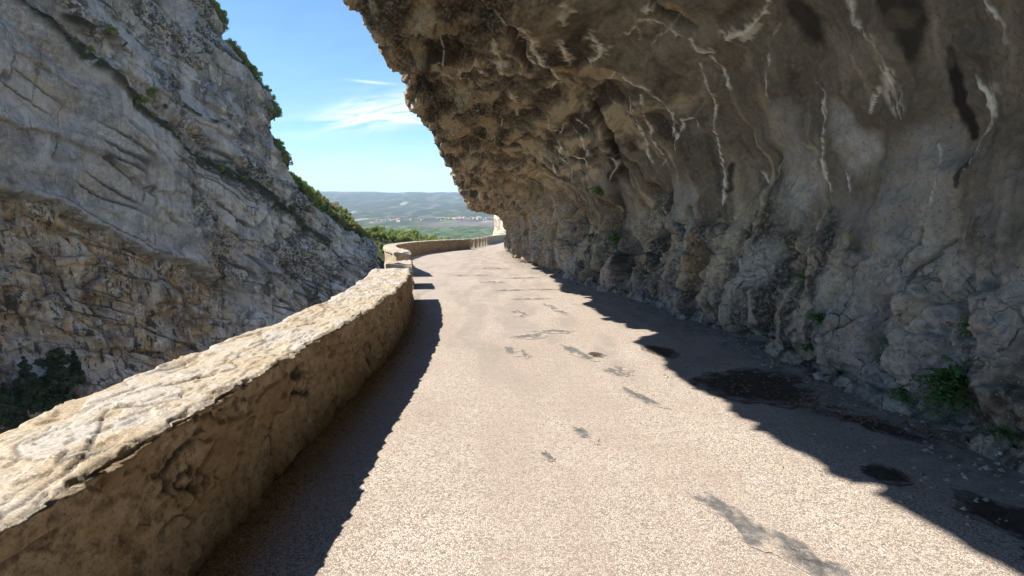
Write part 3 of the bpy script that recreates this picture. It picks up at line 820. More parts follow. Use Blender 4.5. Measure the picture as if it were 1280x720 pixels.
# ------------------------------------------------------------------ gorge cliff (far side)
CA, CB = np.array([-85.0, 80.0]), np.array([-55.0, 200.0])
CD = (CB - CA) / np.linalg.norm(CB - CA); CN = np.array([CD[1], -CD[0]])    # CN looks at the road
#CLIFFMARKS
top_z = curve([-60, -20, 12.5, 30.8, 48.5, 63.3, 68.1, 72.0, 75.0, 77.3, 78.9, 82.6, 86.9, 100.1, 113.6, 130.2, 143.4, 160],
              [52, 51, 50.5, 53.5, 53.8, 52.0, 43.4, 38.5, 32.0, 25.5, 17.5, 9.7, 3.7, -3.7, -10.5, -15.4, -21, -29])
LEDGES = [
    [(25.6, 28.4, 0.938), (29.5, 24.7, 1.63), (33.9, 21.6, 2.044), (40.4, 16.6, 2.538), (49.1, 11.9, 2.344), (59.9, 8.6, 1.908), (70.4, 2.4, 2.292), (79.6, -2.3, 2.198)],
    [(22.1, 35.3, 0.748), (28.4, 34.4, 0.955), (33.9, 33.6, 1.005)],
    [(45.2, 28.8, 0.556), (51.6, 22.6, 0.786), (62.1, 18.1, 0.853)],
    [(78.6, 15.4, 1.907), (89.5, 6.3, 2.055), (105.5, -1.6, 2.261)],
    [(79.0, -28.2, 1.246), (83.3, -26.9, 1.021)],
    [(38.1, 23.9, 1.233), (39.8, 22.9, 1.252)],
]
WARMS = [
    [(6.8, 0.2, 4.72), (12.9, -5.7, 6.539), (21.1, -14.3, 8.774), (27.6, -23.9, 7.72)],
    [(11.7, 24.4, 2.458), (16.3, 23.4, 2.587), (20.0, 22.1, 1.495)],
    [(21.5, 22.4, 1.516), (18.5, 14.7, 1.489)],
    [(38.8, -18.9, 5.611), (51.5, -27.3, 5.199)],
    [(42.7, 17.7, 2.212), (54.3, 13.3, 2.839)],
    [(4.5, -11.1, 6.695), (5.8, -21.7, 5.537)],
    [(49.4, -2.6, 3.583), (54.3, -15.2, 3.35)],
]
CAVES = [
    [(69.9, -7.8, 1.155), (70.7, -10.2, 1.396)],
]
LEDGE_LINE = [(10, 40), (20.8, 32.1), (25.6, 28.4), (32.3, 22.1), (40.4, 16.6), (50.1, 11.1), (62.1, 6.0), (76.2, -1.5), (93.5, -11.9)]
OVERHANG_LINE = [(-20, 6), (4.2, 3.4), (7.3, 2.8), (14.4, 1.5), (19.7, -3.1), (26.1, -6.7), (37.1, -12.1), (50.7, -19.2)]
CRACK_LINE_HIGH = [(0, 19), (9.8, 14.9), (16.8, 13.0), (26.0, 8.6), (37.2, 2.3)]
CRACK_LINE_LOW = [(-5, -14), (3.3, -16.9), (8.7, -19.5), (14.5, -24.0), (21.2, -29.1), (31.5, -32.5)]
CRACK_LINE_TOP = [(34, 27), (40.1, 24.3), (49.9, 20.5), (61.8, 17.1), (75.4, 9.4)]
#ENDCLIFFMARKS


def cliff_point(u, v, d=0.0):
    q = CA + CD * u + CN * d
    return np.array([q[0], q[1], v])


def seg_mask(U, V, pts, wob, soft=0.5):
    best = np.zeros(U.shape); p = np.array(pts, float)
    u = U + wob * noise(U / 7, V / 7, 0 * U + 2, 3); v = V + wob * noise(U / 7, V / 7, 0 * U + 6, 4)
    if len(p) == 1: p = np.concatenate([p, p + [0.01, 0.01, 0]])
    for a, b in zip(p[:-1], p[1:]):
        d = b[:2] - a[:2]; k = np.clip(((u - a[0]) * d[0] + (v - a[1]) * d[1]) / (d @ d + 1e-9), 0, 1)
        dist = np.hypot(u - a[0] - k * d[0], v - a[1] - k * d[1]); wd = a[2] + (b[2] - a[2]) * k
        best = np.maximum(best, 1 - sstep(soft, 1.3, dist / wd))
    return best


def build_gorge_cliff():
    nu, nv, nb = 900, 720, 60
    u = np.linspace(-45, 140, nu); f = np.linspace(0, 1, nv)
    tz = top_z(u) + 1.6 * fbm(u / 6, 0 * u, 0 * u, 4, 3) + 0.5 * fbm(u / 1.2, 0 * u, 0 * u + 3, 3, 5)
    bot = -95.0
    V = bot + (tz - bot)[:, None] * f[None, :] ** 0.8
    U = np.repeat(u[:, None], nv, 1)
    wob = fbm(U / 22, V / 22, 0 * U, 3, 7)
    dip = 0.62
    w = V + dip * U * 1.0 + 5.0 * wob
    # beds: long steps that follow the dip, hollowed warm band low down
    bedn = noise(w / 9.0, U / 90, 0 * U, 13); bed2 = noise(w / 3.1, U / 45, 0 * U + 3, 15); bed3 = noise(w / 1.1, U / 20, 0 * U + 3, 16)
    d = 2.2 * bedn + 0.8 * bed2 * sstep(-0.4, 0.3, wob) + 0.28 * bed3 * sstep(-0.2, 0.4, noise(U / 15, V / 15, 0 * U, 18))
    d = d + 3.2 * fbm(U / 20, V / 26, 0 * U + 4, 3, 19)
    d = d + 0.8 * ridged(U / 4.2 + 0.5 * wob, V / 16, 0 * U, 4, 23) * sstep(-0.3, 0.4, noise(U / 25, V / 25, 0 * U, 25)) + 0.35 * ridged(U / 1.6, V / 7, 0 * U, 3, 27)
    f1, f2, cid, pl = voronoi(U / 6.5 + 0.5 * wob, (V + 0.55 * U) / 5.0, 0 * U + 0.5, 29, True)
    small = 1.2 * (cid - 0.5) * sstep(0, 0.2, f2 - f1) + 2.2 * pl - 0.5 * sstep(0.06, 0, f2 - f1)
    g1, g2, gid, pg = voronoi(U / 1.9 + 0.4 * wob, (V + 0.5 * U) / 1.6, 0 * U + 0.5, 33, True)
    small = small + 0.40 * (gid - 0.5) * sstep(0, 0.2, g2 - g1) + 0.7 * pg + 0.16 * fbm(U / 0.7, V / 0.7, 0 * U, 3, 37)
    veg = np.zeros(U.shape); warm = np.zeros(U.shape); dry = np.zeros(U.shape)
    wl = 1.1 * fbm(U / 9, V / 9, 0 * U + 8, 3, 51) + 0.35 * fbm(U / 1.8, V / 1.8, 0 * U + 8, 3, 52)

    def bed(pts, fade=8.0):
        p = np.array(pts, float); sd = V - np.interp(U, p[:, 0], p[:, 1]) + wl
        return sd, sstep(p[0, 0] - fade, p[0, 0], U) * sstep(p[-1, 0] + fade, p[-1, 0], U)
    sd, k = bed(LEDGE_LINE)
    d = d + k * (2.6 * sstep(1.6, -1.8, sd) * sstep(-40, -15, sd) - 1.5 * np.exp(-((sd - 3.0) / 2.0) ** 2) + 1.0 * np.exp(-((sd - 7.5) / 3.0) ** 2))
    veg = np.maximum(veg, k * sstep(-3.2, -1.4, sd) * sstep(2.4, 0.9, sd) * sstep(-0.95, -0.25, fbm(U / 1.8, V / 1.4, 0 * U, 4, 41, 0.65)))
    sd, k = bed(OVERHANG_LINE)
    d = d - k * 3.4 * sstep(0.9, -0.9, sd) * sstep(-34, -12, sd) + 0.8 * k * np.exp(-((sd - 1.2) / 1.2) ** 2)
    under = k * sstep(0.5, -1.0, sd)
    warm = np.maximum(warm, 1.0 * under * sstep(-34, -22, sd)); dry = np.maximum(dry, under)
    for pts, amp in ((CRACK_LINE_HIGH, 1.3), (CRACK_LINE_LOW, 1.8), (CRACK_LINE_TOP, 1.2)):
        sd, k = bed(pts); d = d - k * amp * sstep(0.6, -0.6, sd) * sstep(-16, -6, sd) - 0.6 * k * np.exp(-(sd / 0.35) ** 2)
    for p in LEDGES:
        m = seg_mask(U, V, p, 2.5); veg = np.maximum(veg, m * sstep(-0.35, 0.2, fbm(U / 3, V / 3, 0 * U, 3, 41))); d = d + 0.9 * m
    for p in WARMS: warm = np.maximum(warm, seg_mask(U, V, p, 7.0, 0.2))
    for p in CAVES: d = d - 4.0 * seg_mask(U, V, p, 1.0)
    warm = np.clip(warm * (0.35 + 0.65 * sstep(-0.3, 0.3, fbm(U / 6, V / 6, 0 * U, 3, 43))), 0, 1)
    ledge = np.interp(U, np.array(LEDGE_LINE)[:, 0], np.array(LEDGE_LINE)[:, 1]); over = np.interp(U, np.array(OVERHANG_LINE)[:, 0], np.array(OVERHANG_LINE)[:, 1])
    plate = sstep(1.0, -2.0, V - ledge + wl) * sstep(-1.0, 1.5, V - over + wl) * sstep(52, 34, U)
    plate = np.maximum(plate, sstep(0.12, 0.34, fbm((U + 4 * wob) / 15, (V + 0.6 * U) / 6, 0 * U + 9, 3, 55)) * (1 - dry))
    cw = (V + 0.60 * U + 1.2 * fbm(U / 14, V / 14, 0 * U, 2, 57)) / 5.2
    cn = np.abs(noise(cw, U / 60, 0 * U + 1, 58)); crk = sstep(0.05, 0.008, cn) * sstep(-0.15, 0.2, noise(U / 16, V / 16, 0 * U, 59))
    cj = np.abs(noise((U - 0.25 * V + wl) / 5.0, V / 22, 0 * U + 1, 60)); crk = np.maximum(crk, 0.8 * sstep(0.03, 0.005, cj) * sstep(0.0, 0.3, noise(U / 10, V / 10, 0 * U, 61)))
    d = d - 0.55 * crk
    d = d + small * (1 - 0.75 * plate)
    # the face leans back a little and rolls over at its top
    lean = -(V + 30) * 0.10
    d = d + lean
    dtop = sstep(3.0, 0.0, tz[:, None] - V)
    d = d - 1.5 * dtop
    d = d - 30 * sstep(126, 142, U) ** 2
    X = CA[0] + CD[0] * U + CN[0] * d; Y = CA[1] + CD[1] * U + CN[1] * d
    # ground behind the edge, climbing away from it
    k = np.linspace(0, 1, nb + 1)[1:][None, :]
    back = 70 * k ** 1.4
    Ub = np.repeat(u[:, None], nb, 1); db = d[:, -1:] - back
    Vb = tz[:, None] + back * (0.25 + 0.60 * sstep(77, 84, Ub) * sstep(145, 118, Ub) - 1.3 * sstep(0.12, 1, k)) + 1.5 * fbm(Ub / 9, back / 9, 0 * Ub, 3, 47) * sstep(0, 0.1, k)
    Xb = CA[0] + CD[0] * Ub + CN[0] * db; Yb = CA[1] + CD[1] * Ub + CN[1] * db
    Pt = np.concatenate([np.stack([X, Y, V], -1), np.stack([Xb, Yb, Vb], -1)], 1)
    at = {'veg': np.concatenate([veg, 0.95 * sstep(0.0, 0.03, k) + 0 * Ub], 1).ravel(), 'warm': np.concatenate([warm, 0 * Ub], 1).ravel(), 'dry': np.concatenate([dry, 0 * Ub], 1).ravel(), 'plate': np.concatenate([plate, 0 * Ub], 1).ravel(), 'crack': np.concatenate([crk, 0 * Ub], 1).ravel()}
    me = np_mesh('gorge_cliff', Pt.reshape(-1, 3), grid_faces(nu, nv + nb), M_CLIFF, at)
    o = link('gorge_cliff', me)
    tag(o, 'tall grey limestone cliff in shade across the gorge, crossed by slanting ledges', 'cliff', kind='structure')
    return u, Pt, nv


# ------------------------------------------------------------------ land, far cliff, haze


def land_z(x, y):
    far = sstep(150, 700, y)
    z = -95 - 35 * far
    # gorge side falls from the road and rises to the foot of the cliff opposite
    du = (x - CA[0]) * CN[0] + (y - CA[1]) * CN[1]
    foot = sstep(26, -2, du) * sstep(340, 120, y)
    uu = (x - CA[0]) * CD[0] + (y - CA[1]) * CD[1]
    z = z + foot * (sstep(50, 10, uu) * 60)
    z = z + 7 * fbm(x / 160, y / 160, 0 * x, 3, 301) * sstep(400, 900, y) + 1.2 * fbm(x / 9, y / 9, 0 * x, 3, 305) * sstep(400, 200, y)
    z = z + 26 * fbm(x / 900 + 3, y / 1100, 0 * x, 3, 311) * sstep(3600, 6000, y)
    rise = sstep(3900, 11800, y)
    z = z + rise * (270 + 40 * fbm(x / 2600 + 1.7, y / 5000, 0 * x, 3, 315))
    # long low spur behind the village
    z = z + 38 * np.exp(-((y - 4700 - 0.12 * x) / 520) ** 2) * sstep(-1500, 100, x)
    return z


def build_land():
    yn = [-300.0]
    while yn[-1] < 14500: yn.append(yn[-1] + (6 if yn[-1] < 320 else max(9, 0.014 * yn[-1])))
    y = np.array(yn); s = np.linspace(-1, 1, 260); xs = np.sign(s) * (np.abs(s) ** 1.6)
    span = 420 + 0.75 * np.maximum(y, 0)
    X = xs[None, :] * span[:, None] - 0.10 * np.maximum(y, 0)[:, None]; Y = np.repeat(y[:, None], 260, 1)
    Z = land_z(X, Y)
    plough = sstep(0, 1, np.exp(-((Y - 2750 - 250 * fbm(X / 500, 0 * X, 0 * X, 2, 5)) / 300) ** 2) * 1.4) * sstep(-640, -330, X + 0.0 * Y)
    green = sstep(2500, 2300, Y + 250 * fbm(X / 200, Y / 200, 0 * X, 3, 8)) * sstep(300, 600, Y)
    near = sstep(400, 250, Y)
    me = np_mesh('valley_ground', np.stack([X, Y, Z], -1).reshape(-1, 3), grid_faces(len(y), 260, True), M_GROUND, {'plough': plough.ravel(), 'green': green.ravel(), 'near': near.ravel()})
    o = link('valley_ground', me); tag(o, 'broad valley of woods and fields rising to low hills on the horizon', 'valley', kind='structure')


def build_bench():
    """the rock shelf that carries the road, falling into the gorge outside the parapet"""
    y = np.concatenate([np.linspace(-15, 125, 260)]); f = np.linspace(0, 1, 60)
    Y = np.repeat(y[:, None], 60, 1); D = (f[None, :] ** 1.3) * 97 + 0 * Y
    X = wall_x(y)[:, None] - 0.25 - 0.10 * D - (1.5 * fbm(Y / 5, D / 6, 0 * Y, 4, 401) + 0.8) * sstep(0.4, 4, D)
    Z = road_z(Y) - 0.25 - D
    z = np.zeros(Y.size)
    me = np_mesh('road_shelf', np.stack([X, Y, Z], -1).reshape(-1, 3), grid_faces(len(y), 60), M_CLIFF, {'veg': z, 'warm': z + 0.5, 'dry': z, 'plate': z, 'crack': z})
    tag(link('road_shelf', me), 'rock shelf falling away into the gorge under the parapet', 'cliff', kind='structure')


def build_white_cliff():
    nu, nv = 160, 150
    u = np.linspace(0, 1, nu); v = np.linspace(-60, 34, nv)
    U, V = np.meshgrid(u, v, indexing='ij')
    ang = -0.5 + U * 2.0                                  # a buttress: rounds from its left flank to its front
    d = 0.9 * fbm(U * 9, V / 5, 0 * U, 4, 501) + 0.5 * ridged(U * 16, V / 4, 0 * U, 3, 505)
    rr = 16 + d - 0.08 * V
    X = 12.0 - rr * np.cos(ang - 0.3) ; Y = 150 - rr * np.sin(ang - 0.3) * 1.0 + 4
    me = np_mesh('sunlit_cliff', np.stack([X, Y, V], -1).reshape(-1, 3), grid_faces(nu, nv), M_WHITE)
    tag(link('sunlit_cliff', me), 'pale sunlit rock buttress beyond the last bend of the road', 'cliff', kind='structure')


def build_haze():
    x0, x1, y0, y1, z0, z1 = -13500.0, 11500.0, -700.0, 15000.0, -200.0, 330.0
    co = np.array([[x, y, z] for z in (z0, z1) for y in (y0, y1) for x in (x0, x1)])
    fa = np.array([[0, 2, 3, 1], [4, 5, 7, 6], [0, 1, 5, 4], [2, 6, 7, 3], [0, 4, 6, 2], [1, 3, 7, 5]])
    m = bpy.data.materials.new('haze_air'); m.use_nodes = True; nt = m.node_tree
    nt.nodes.remove(nt.nodes['Principled BSDF'])
    vol = nt.nodes.new('ShaderNodeVolumePrincipled'); vol.inputs['Color'].default_value = (0.62, 0.78, 1.0, 1)
    vol.inputs['Density'].default_value = HAZE; vol.inputs['Anisotropy'].default_value = 0.1
    nt.links.new(vol.outputs[0], nt.nodes['Material Output'].inputs['Volume'])
    o = link('haze', np_mesh('haze', co, fa, m, smooth=False)); o['kind'] = 'stuff'
    tag(o, 'thin blue haze over the far valley', 'haze')


HAZE = 0.62e-4

# ------------------------------------------------------------------ vegetation


def leaf_cloud(centres, radii, n_each, size, seed, flat=1.0, up=0.0):
    """many small quads scattered in overlapping clumps; returns co, faces, leaf tone"""
    g = np.random.default_rng(seed); co, tone = [], []
    for (c, r, n) in zip(centres, radii, n_each):
        p = g.normal(size=(n, 3)); p /= np.linalg.norm(p, axis=1, keepdims=True)
        nn = p + 0.45 * g.normal(size=(n, 3)) + np.array([0, 0, 0.35]); nn /= np.linalg.norm(nn, axis=1, keepdims=True)
        p = p * (r * g.random((n, 1)) ** 0.35) * np.array([1, 1, flat]) + c
        a = np.cross(nn, g.normal(size=(n, 3))); a /= np.linalg.norm(a, axis=1, keepdims=True) + 1e-9
        b = np.cross(nn, a)
        s = size * (0.6 + 0.8 * g.random((n, 1)))
        q = np.stack([p - a * s - b * s * 0.2, p + b * s * 0.55, p + a * s, p - b * s * 0.55], 1)
        co.append(q.reshape(-1, 3)); tone.append(np.repeat(np.clip(g.random() * 0.6 + g.random(n) * 0.4, 0, 1), 4))
    co = np.concatenate(co); return co, np.arange(len(co)).reshape(-1, 4), np.concatenate(tone)


def limbs_mesh(name, segs, mat, k=7):
    """tapered limbs: (p0, p1, r0, r1)"""
    co, fa = [], []
    for p0, p1, r0, r1 in segs:
        p0, p1 = np.array(p0, float), np.array(p1, float); d = p1 - p0; d /= np.linalg.norm(d)
        a = np.cross(d, [0.3, 1, 0.2]); a /= np.linalg.norm(a); b = np.cross(d, a); n = len(co) and sum(len(c) for c in co) or 0
        th = np.linspace(0, 2 * math.pi, k, endpoint=False)
        ring = np.cos(th)[:, None] * a + np.sin(th)[:, None] * b
        co.append(np.concatenate([p0 + ring * r0, p1 + ring * r1]))
        i = np.arange(k); j = (i + 1) % k
        fa.append(np.stack([n + i, n + j, n + k + j, n + k + i], -1))
    return np_mesh(name, np.concatenate(co), np.concatenate(fa), mat)


def crown_tree(name, label, cat, group, mat, h, rad, seed, n=1500, size=0.22, shape='round'):
    """tree or bush at the origin, copied to its places later"""
    g = np.random.default_rng(seed); root = empty(name, (0, 0, 0)); tag(root, label, cat, group)
    segs = [((0, 0, -0.4), (0.05 * h * g.normal(), 0.05 * h * g.normal(), h * 0.55), 0.035 * h, 0.018 * h)]
    cs, rs = [], []
    nc = 15 if shape != 'dense' else 34
    for i in range(nc):
        if shape == 'cone':
            zz = h * (0.12 + 0.88 * (i + 0.5) / nc); rr = rad * (1.05 - zz / h) + 0.1; a = i * 2.4
            c = np.array([rr * 0.55 * math.cos(a), rr * 0.55 * math.sin(a), zz]); r = rr * (0.5 + 0.35 * g.random())
        else:
            a = g.random() * 6.283; q = g.random() ** 0.6; zz = h * ((0.25 if shape != 'dense' else 0.06) + (0.68 if shape != 'dense' else 0.86) * g.random()); k = math.sqrt(max(0.08, 1 - ((zz / h - 0.52) / 0.5) ** 2))
            c = np.array([rad * q * k * math.cos(a), rad * q * k * math.sin(a), zz]); r = rad * (0.26 + 0.22 * g.random())
        cs.append(c); rs.append(r)
        if i % 2 == 0: segs.append(((0, 0, h * (0.15 + 0.35 * g.random())), tuple(c), 0.014 * h, 0.005 * h))
    per = [max(6, int(n * (r / sum(rs)))) for r in rs]
    co, fa, tone = leaf_cloud(cs, rs, per, size, seed + 1)
    link('trunk', limbs_mesh('trunk', segs, M_BARK), root)
    link('crown', np_mesh('crown', co, fa, mat, {'leaf': tone}, smooth=False), root)
    return root


def copy_tree(src, loc, scale=1.0, rz=0.0, label=None, group=None):
    r = src.copy(); COL.objects.link(r); r.location = loc; r.scale = (scale, scale, scale * random.uniform(0.85, 1.15)); r.rotation_euler = (0, 0, rz)
    for ch in src.children:
        c = ch.copy(); COL.objects.link(c); c.parent = r
    if label: r['label'] = label
    if group: r['group'] = group
    return r


def fern(name, label, loc, size, n, seed, nrm=(-1, 0, 0.3), droop=0.5):
    """leafy tuft growing out of the rock: arching stems with small leaflets"""
    g = np.random.default_rng(seed); co = []; tone = []; segs = []
    nrm = np.array(nrm, float); nrm /= np.linalg.norm(nrm)
    for i in range(n):
        d = nrm * 0.7 + g.normal(size=3) * 0.62 + np.array([0, 0, 0.25]); d /= np.linalg.norm(d)
        L = size * (0.55 + 0.6 * g.random()); p = g.normal(size=3) * size * 0.16; tn = g.random() * 0.7
        side = np.cross(d, [0, 0, 1.0]); side /= np.linalg.norm(side) + 1e-6
        last = p
        for k in range(9):
            f = (k + 1) / 9; q = p + d * L * f + np.array([0, 0, -droop * L * f * f * 0.6])
            segs.append((last, q, 0.006 * size * 3 * (1.1 - f), 0.006 * size * 3 * (1.05 - f))); last = q
            for sgn in (-1, 1):
                ll = size * 0.16 * (1.15 - 0.7 * f) * (0.7 + 0.6 * g.random()); dirn = side * sgn * 0.9 + d * 0.5 + g.normal(size=3) * 0.25
                dirn /= np.linalg.norm(dirn); wv = np.cross(dirn, g.normal(size=3)); wv /= np.linalg.norm(wv) + 1e-6
                co.append([q, q + dirn * ll * 0.5 + wv * ll * 0.28, q + dirn * ll, q + dirn * ll * 0.5 - wv * ll * 0.28]); tone.append([np.clip(tn + 0.3 * g.random(), 0, 1)] * 4)
    c = np.array(co).reshape(-1, 3)
    root = empty(name, loc); tag(root, label, 'plant', 'green plants rooted in the rock face')
    link('foliage', np_mesh('foliage', c, np.arange(len(c)).reshape(-1, 4), M_FERN, {'leaf': np.array(tone).ravel()}, smooth=False), root)
    return root


def stone_mesh(name, r, seed, flat=0.7):
    g = np.random.default_rng(seed); n = 14
    th, ph = np.linspace(0, math.pi, n), np.linspace(0, 2 * math.pi, 2 * n + 1)
    A, B = np.meshgrid(th, ph, indexing='ij')
    x, y, z = np.sin(A) * np.cos(B), np.sin(A) * np.sin(B), np.cos(A)
    f1, f2, cid = voronoi(x * 1.3 + seed, y * 1.3, z * 1.3, seed)
    k = r * (1 + 0.35 * noise(x * 1.2 + seed, y * 1.2, z * 1.2, seed) + 0.22 * (cid - 0.5) + 0.08 * noise(x * 5, y * 5, z * 5, seed))
    return np_mesh(name, np.stack([x * k, y * k * 0.8, z * k * flat], -1).reshape(-1, 3), grid_faces(n, 2 * n + 1), M_STONE, smooth=False)


# ------------------------------------------------------------------ world, sun, camera


def build_light():
    el = math.atan2(1.0, math.hypot(COT, SUN_BACK)); az_back = math.atan2(SUN_BACK, COT)
    to_sun = np.array([-math.cos(el) * math.cos(az_back), -math.cos(el) * math.sin(az_back), math.sin(el)])
    sun = bpy.data.lights.new('sun', 'SUN'); sun.energy = 4.8; sun.angle = R(0.53); sun.color = (1.0, 0.935, 0.84)
    so = bpy.data.objects.new('sun', sun); COL.objects.link(so)
    from mathutils import Vector
    so.rotation_euler = Vector(to_sun).to_track_quat('Z', 'Y').to_euler(); so.location = (-20, -5, 40)
    w = bpy.data.worlds.new('World'); sc.world = w; w.use_nodes = True; nt = w.node_tree; N = nt.nodes; Lk = nt.links.new
    bg = N['Background']; sky = N.new('ShaderNodeTexSky'); sky.sky_type = 'NISHITA'; sky.sun_disc = False
    sky.sun_elevation = el; sky.sun_rotation = math.atan2(to_sun[0], to_sun[1]); sky.altitude = 400; sky.air_density = 1.0; sky.dust_density = 0.0; sky.ozone_density = 3.0
    bg.inputs['Strength'].default_value = 0.098

    def m(op, a, b=0.0, c=0.0):
        nd = N.new('ShaderNodeMath'); nd.operation = op
        for s, v in zip(nd.inputs, (a, b, c)):
            if isinstance(v, (int, float)): s.default_value = v
            else: Lk(v, s)
        return nd.outputs[0]
    tc = N.new('ShaderNodeTexCoord'); sp = N.new('ShaderNodeSeparateXYZ'); Lk(tc.outputs['Generated'], sp.inputs[0])
    az = m('ARCTAN2', sp.outputs[0], sp.outputs[1]); elv = m('ARCSINE', sp.outputs[2])

    def gauss(a0, wa, e0, we, tilt=0.0):
        da = m('SUBTRACT', az, a0); de = m('SUBTRACT', m('SUBTRACT', elv, e0), m('MULTIPLY', da, tilt))
        r2 = m('ADD', m('POWER', m('ABSOLUTE', m('DIVIDE', da, wa)), 2.0), m('POWER', m('ABSOLUTE', m('DIVIDE', de, we)), 2.0))
        return m('POWER', 2.718, m('MULTIPLY', r2, -1.0))
    cb = N.new('ShaderNodeCombineXYZ'); Lk(m('MULTIPLY', az, 9.0), cb.inputs[0]); Lk(m('SUBTRACT', m('MULTIPLY', elv, 46.0), m('MULTIPLY', az, 9.0)), cb.inputs[1])
    nz = N.new('ShaderNodeTexNoise'); nz.inputs['Scale'].default_value = 1.0; nz.inputs['Detail'].default_value = 9; nz.inputs['Roughness'].default_value = 0.6; nz.inputs['Distortion'].default_value = 0.7
    Lk(cb.outputs[0], nz.inputs['Vector'])
    rp = N.new('ShaderNodeMapRange'); rp.inputs['From Min'].default_value = 0.36; rp.inputs['From Max'].default_value = 0.70; Lk(nz.outputs['Fac'], rp.inputs['Value'])
    wisp = rp.outputs[0]
    big = m('MULTIPLY', wisp, gauss(-0.225, 0.13, R(9.0), R(1.35), 0.20))
    low = m('MULTIPLY', m('MULTIPLY', wisp, 0.3), gauss(-0.16, 0.22, R(3.4), R(1.5), 0.0))
    wide = m('MULTIPLY', m('MULTIPLY', wisp, 0.04), gauss(-0.2, 1.5, R(12), R(12), 0.0))
    trail = m('MULTIPLY', gauss(-0.255, 0.035, R(11.6), R(0.12), -0.04), 0.45)
    trail2 = m('MULTIPLY', gauss(-0.20, 0.06, R(8.05), R(0.16), -0.10), 0.6)
    cl = m('MINIMUM', m('ADD', m('ADD', m('ADD', m('MULTIPLY', big, 1.7), low), m('ADD', trail, trail2)), wide), 0.95)
    mx = N.new('ShaderNodeMix'); mx.data_type = 'RGBA'; Lk(cl, mx.inputs['Factor']); hs = N.new('ShaderNodeHueSaturation'); hs.inputs['Saturation'].default_value = 1.16; Lk(sky.outputs[0], hs.inputs['Color']); tn = N.new('ShaderNodeMix'); tn.data_type = 'RGBA'; tn.blend_type = 'MULTIPLY'; tn.inputs[7].default_value = (0.66, 0.82, 0.95, 1)
    fr = N.new('ShaderNodeMapRange'); fr.interpolation_type = 'SMOOTHSTEP'; fr.inputs['From Min'].default_value = R(16); fr.inputs['From Max'].default_value = R(-2)
    Lk(elv, fr.inputs['Value']); Lk(fr.outputs[0], tn.inputs['Factor']); Lk(hs.outputs[0], tn.inputs[6]); Lk(tn.outputs[2], mx.inputs[6]); mx.inputs[7].default_value = (6.4, 6.7, 7.1, 1)
    Lk(mx.outputs[2], bg.inputs['Color'])
    return to_sun


def build_camera():
    cam = bpy.data.cameras.new('camera'); cam.sensor_width = 36; cam.lens = 18.0; cam.clip_end = 40000; cam.clip_start = 0.05
    o = bpy.data.objects.new('camera', cam); COL.objects.link(o)
    o.location = (0, 0, H_CAM); o.rotation_euler = (math.pi / 2 - math.atan(112 / 640), 0, 0)
    sc.camera = o
    vs = sc.view_settings; vs.view_transform = 'Standard'; vs.look = 'None'; vs.gamma = 1; vs.use_curve_mapping = False; vs.exposure = 1.17
    cy = sc.cycles
    sc.render.engine = 'CYCLES'
    cy.max_bounces = 6; cy.diffuse_bounces = 4; cy.glossy_bounces = 2; cy.transmission_bounces = 3; cy.volume_bounces = 0; cy.use_denoising = True
    cy.caustics_reflective = False; cy.caustics_refractive = False; cy.use_adaptive_sampling = True; cy.adaptive_threshold = 0.015
    cy.denoising_input_passes = 'RGB_ALBEDO_NORMAL'


# ------------------------------------------------------------------ assemble
build_camera()
TO_SUN = build_light()
road = build_road()
overhang, ROCK_S, ROCK_T, ROCK_P, ROCK_N = build_overhang()
w_near = curve([-20, 4, 5.5, 7.6, 10.5, 13.4, 20], [0.78, 0.75, 0.73, 0.76, 0.86, 0.92, 0.9])
parapet(-8, 12.9, 0.82, w_near, 'stone_parapet', 'long low parapet of pale flat topped stone beside the near half of the road', dy_min=0.009, dy_k=0.005, na=84, seed=0)
flat_w = lambda y: 0.75 + 0 * y
parapet(15.1, 17.0, 0.80, flat_w, 'parapet_block', 'short free standing block of parapet in the gap after the long near wall', dy_min=0.04, dy_k=0.002, na=30, seed=200)
parapet(19.4, 51.0, 0.98, lambda y: 0.62 + 0 * y, 'stone_parapet', 'curved stone parapet round the outside of the far bend', dy_min=0.08, dy_k=0.004, na=26, seed=400)
for i, (yy, lab) in enumerate(zip((53.4, 56.6, 59.6, 62.4), ('first', 'second', 'third', 'fourth'))):
    parapet(yy, yy + 1.1, 1.0, lambda y: 0.6 + 0 * y, 'stone_post', lab + ' squat stone post counting on from the curved far parapet', 'stone posts in the gap of the far parapet', dy_min=0.12, dy_k=0.001, na=14, seed=600 + 40 * i)
parapet(65.0, 122.0, 1.10, lambda y: 0.6 + 0 * y, 'stone_parapet', 'last stretch of low stone parapet after the four stone posts', dy_min=0.25, dy_k=0.004, na=14, seed=900)
CL_U, CL_P, CL_NV = build_gorge_cliff()
build_land(); build_bench(); build_white_cliff()
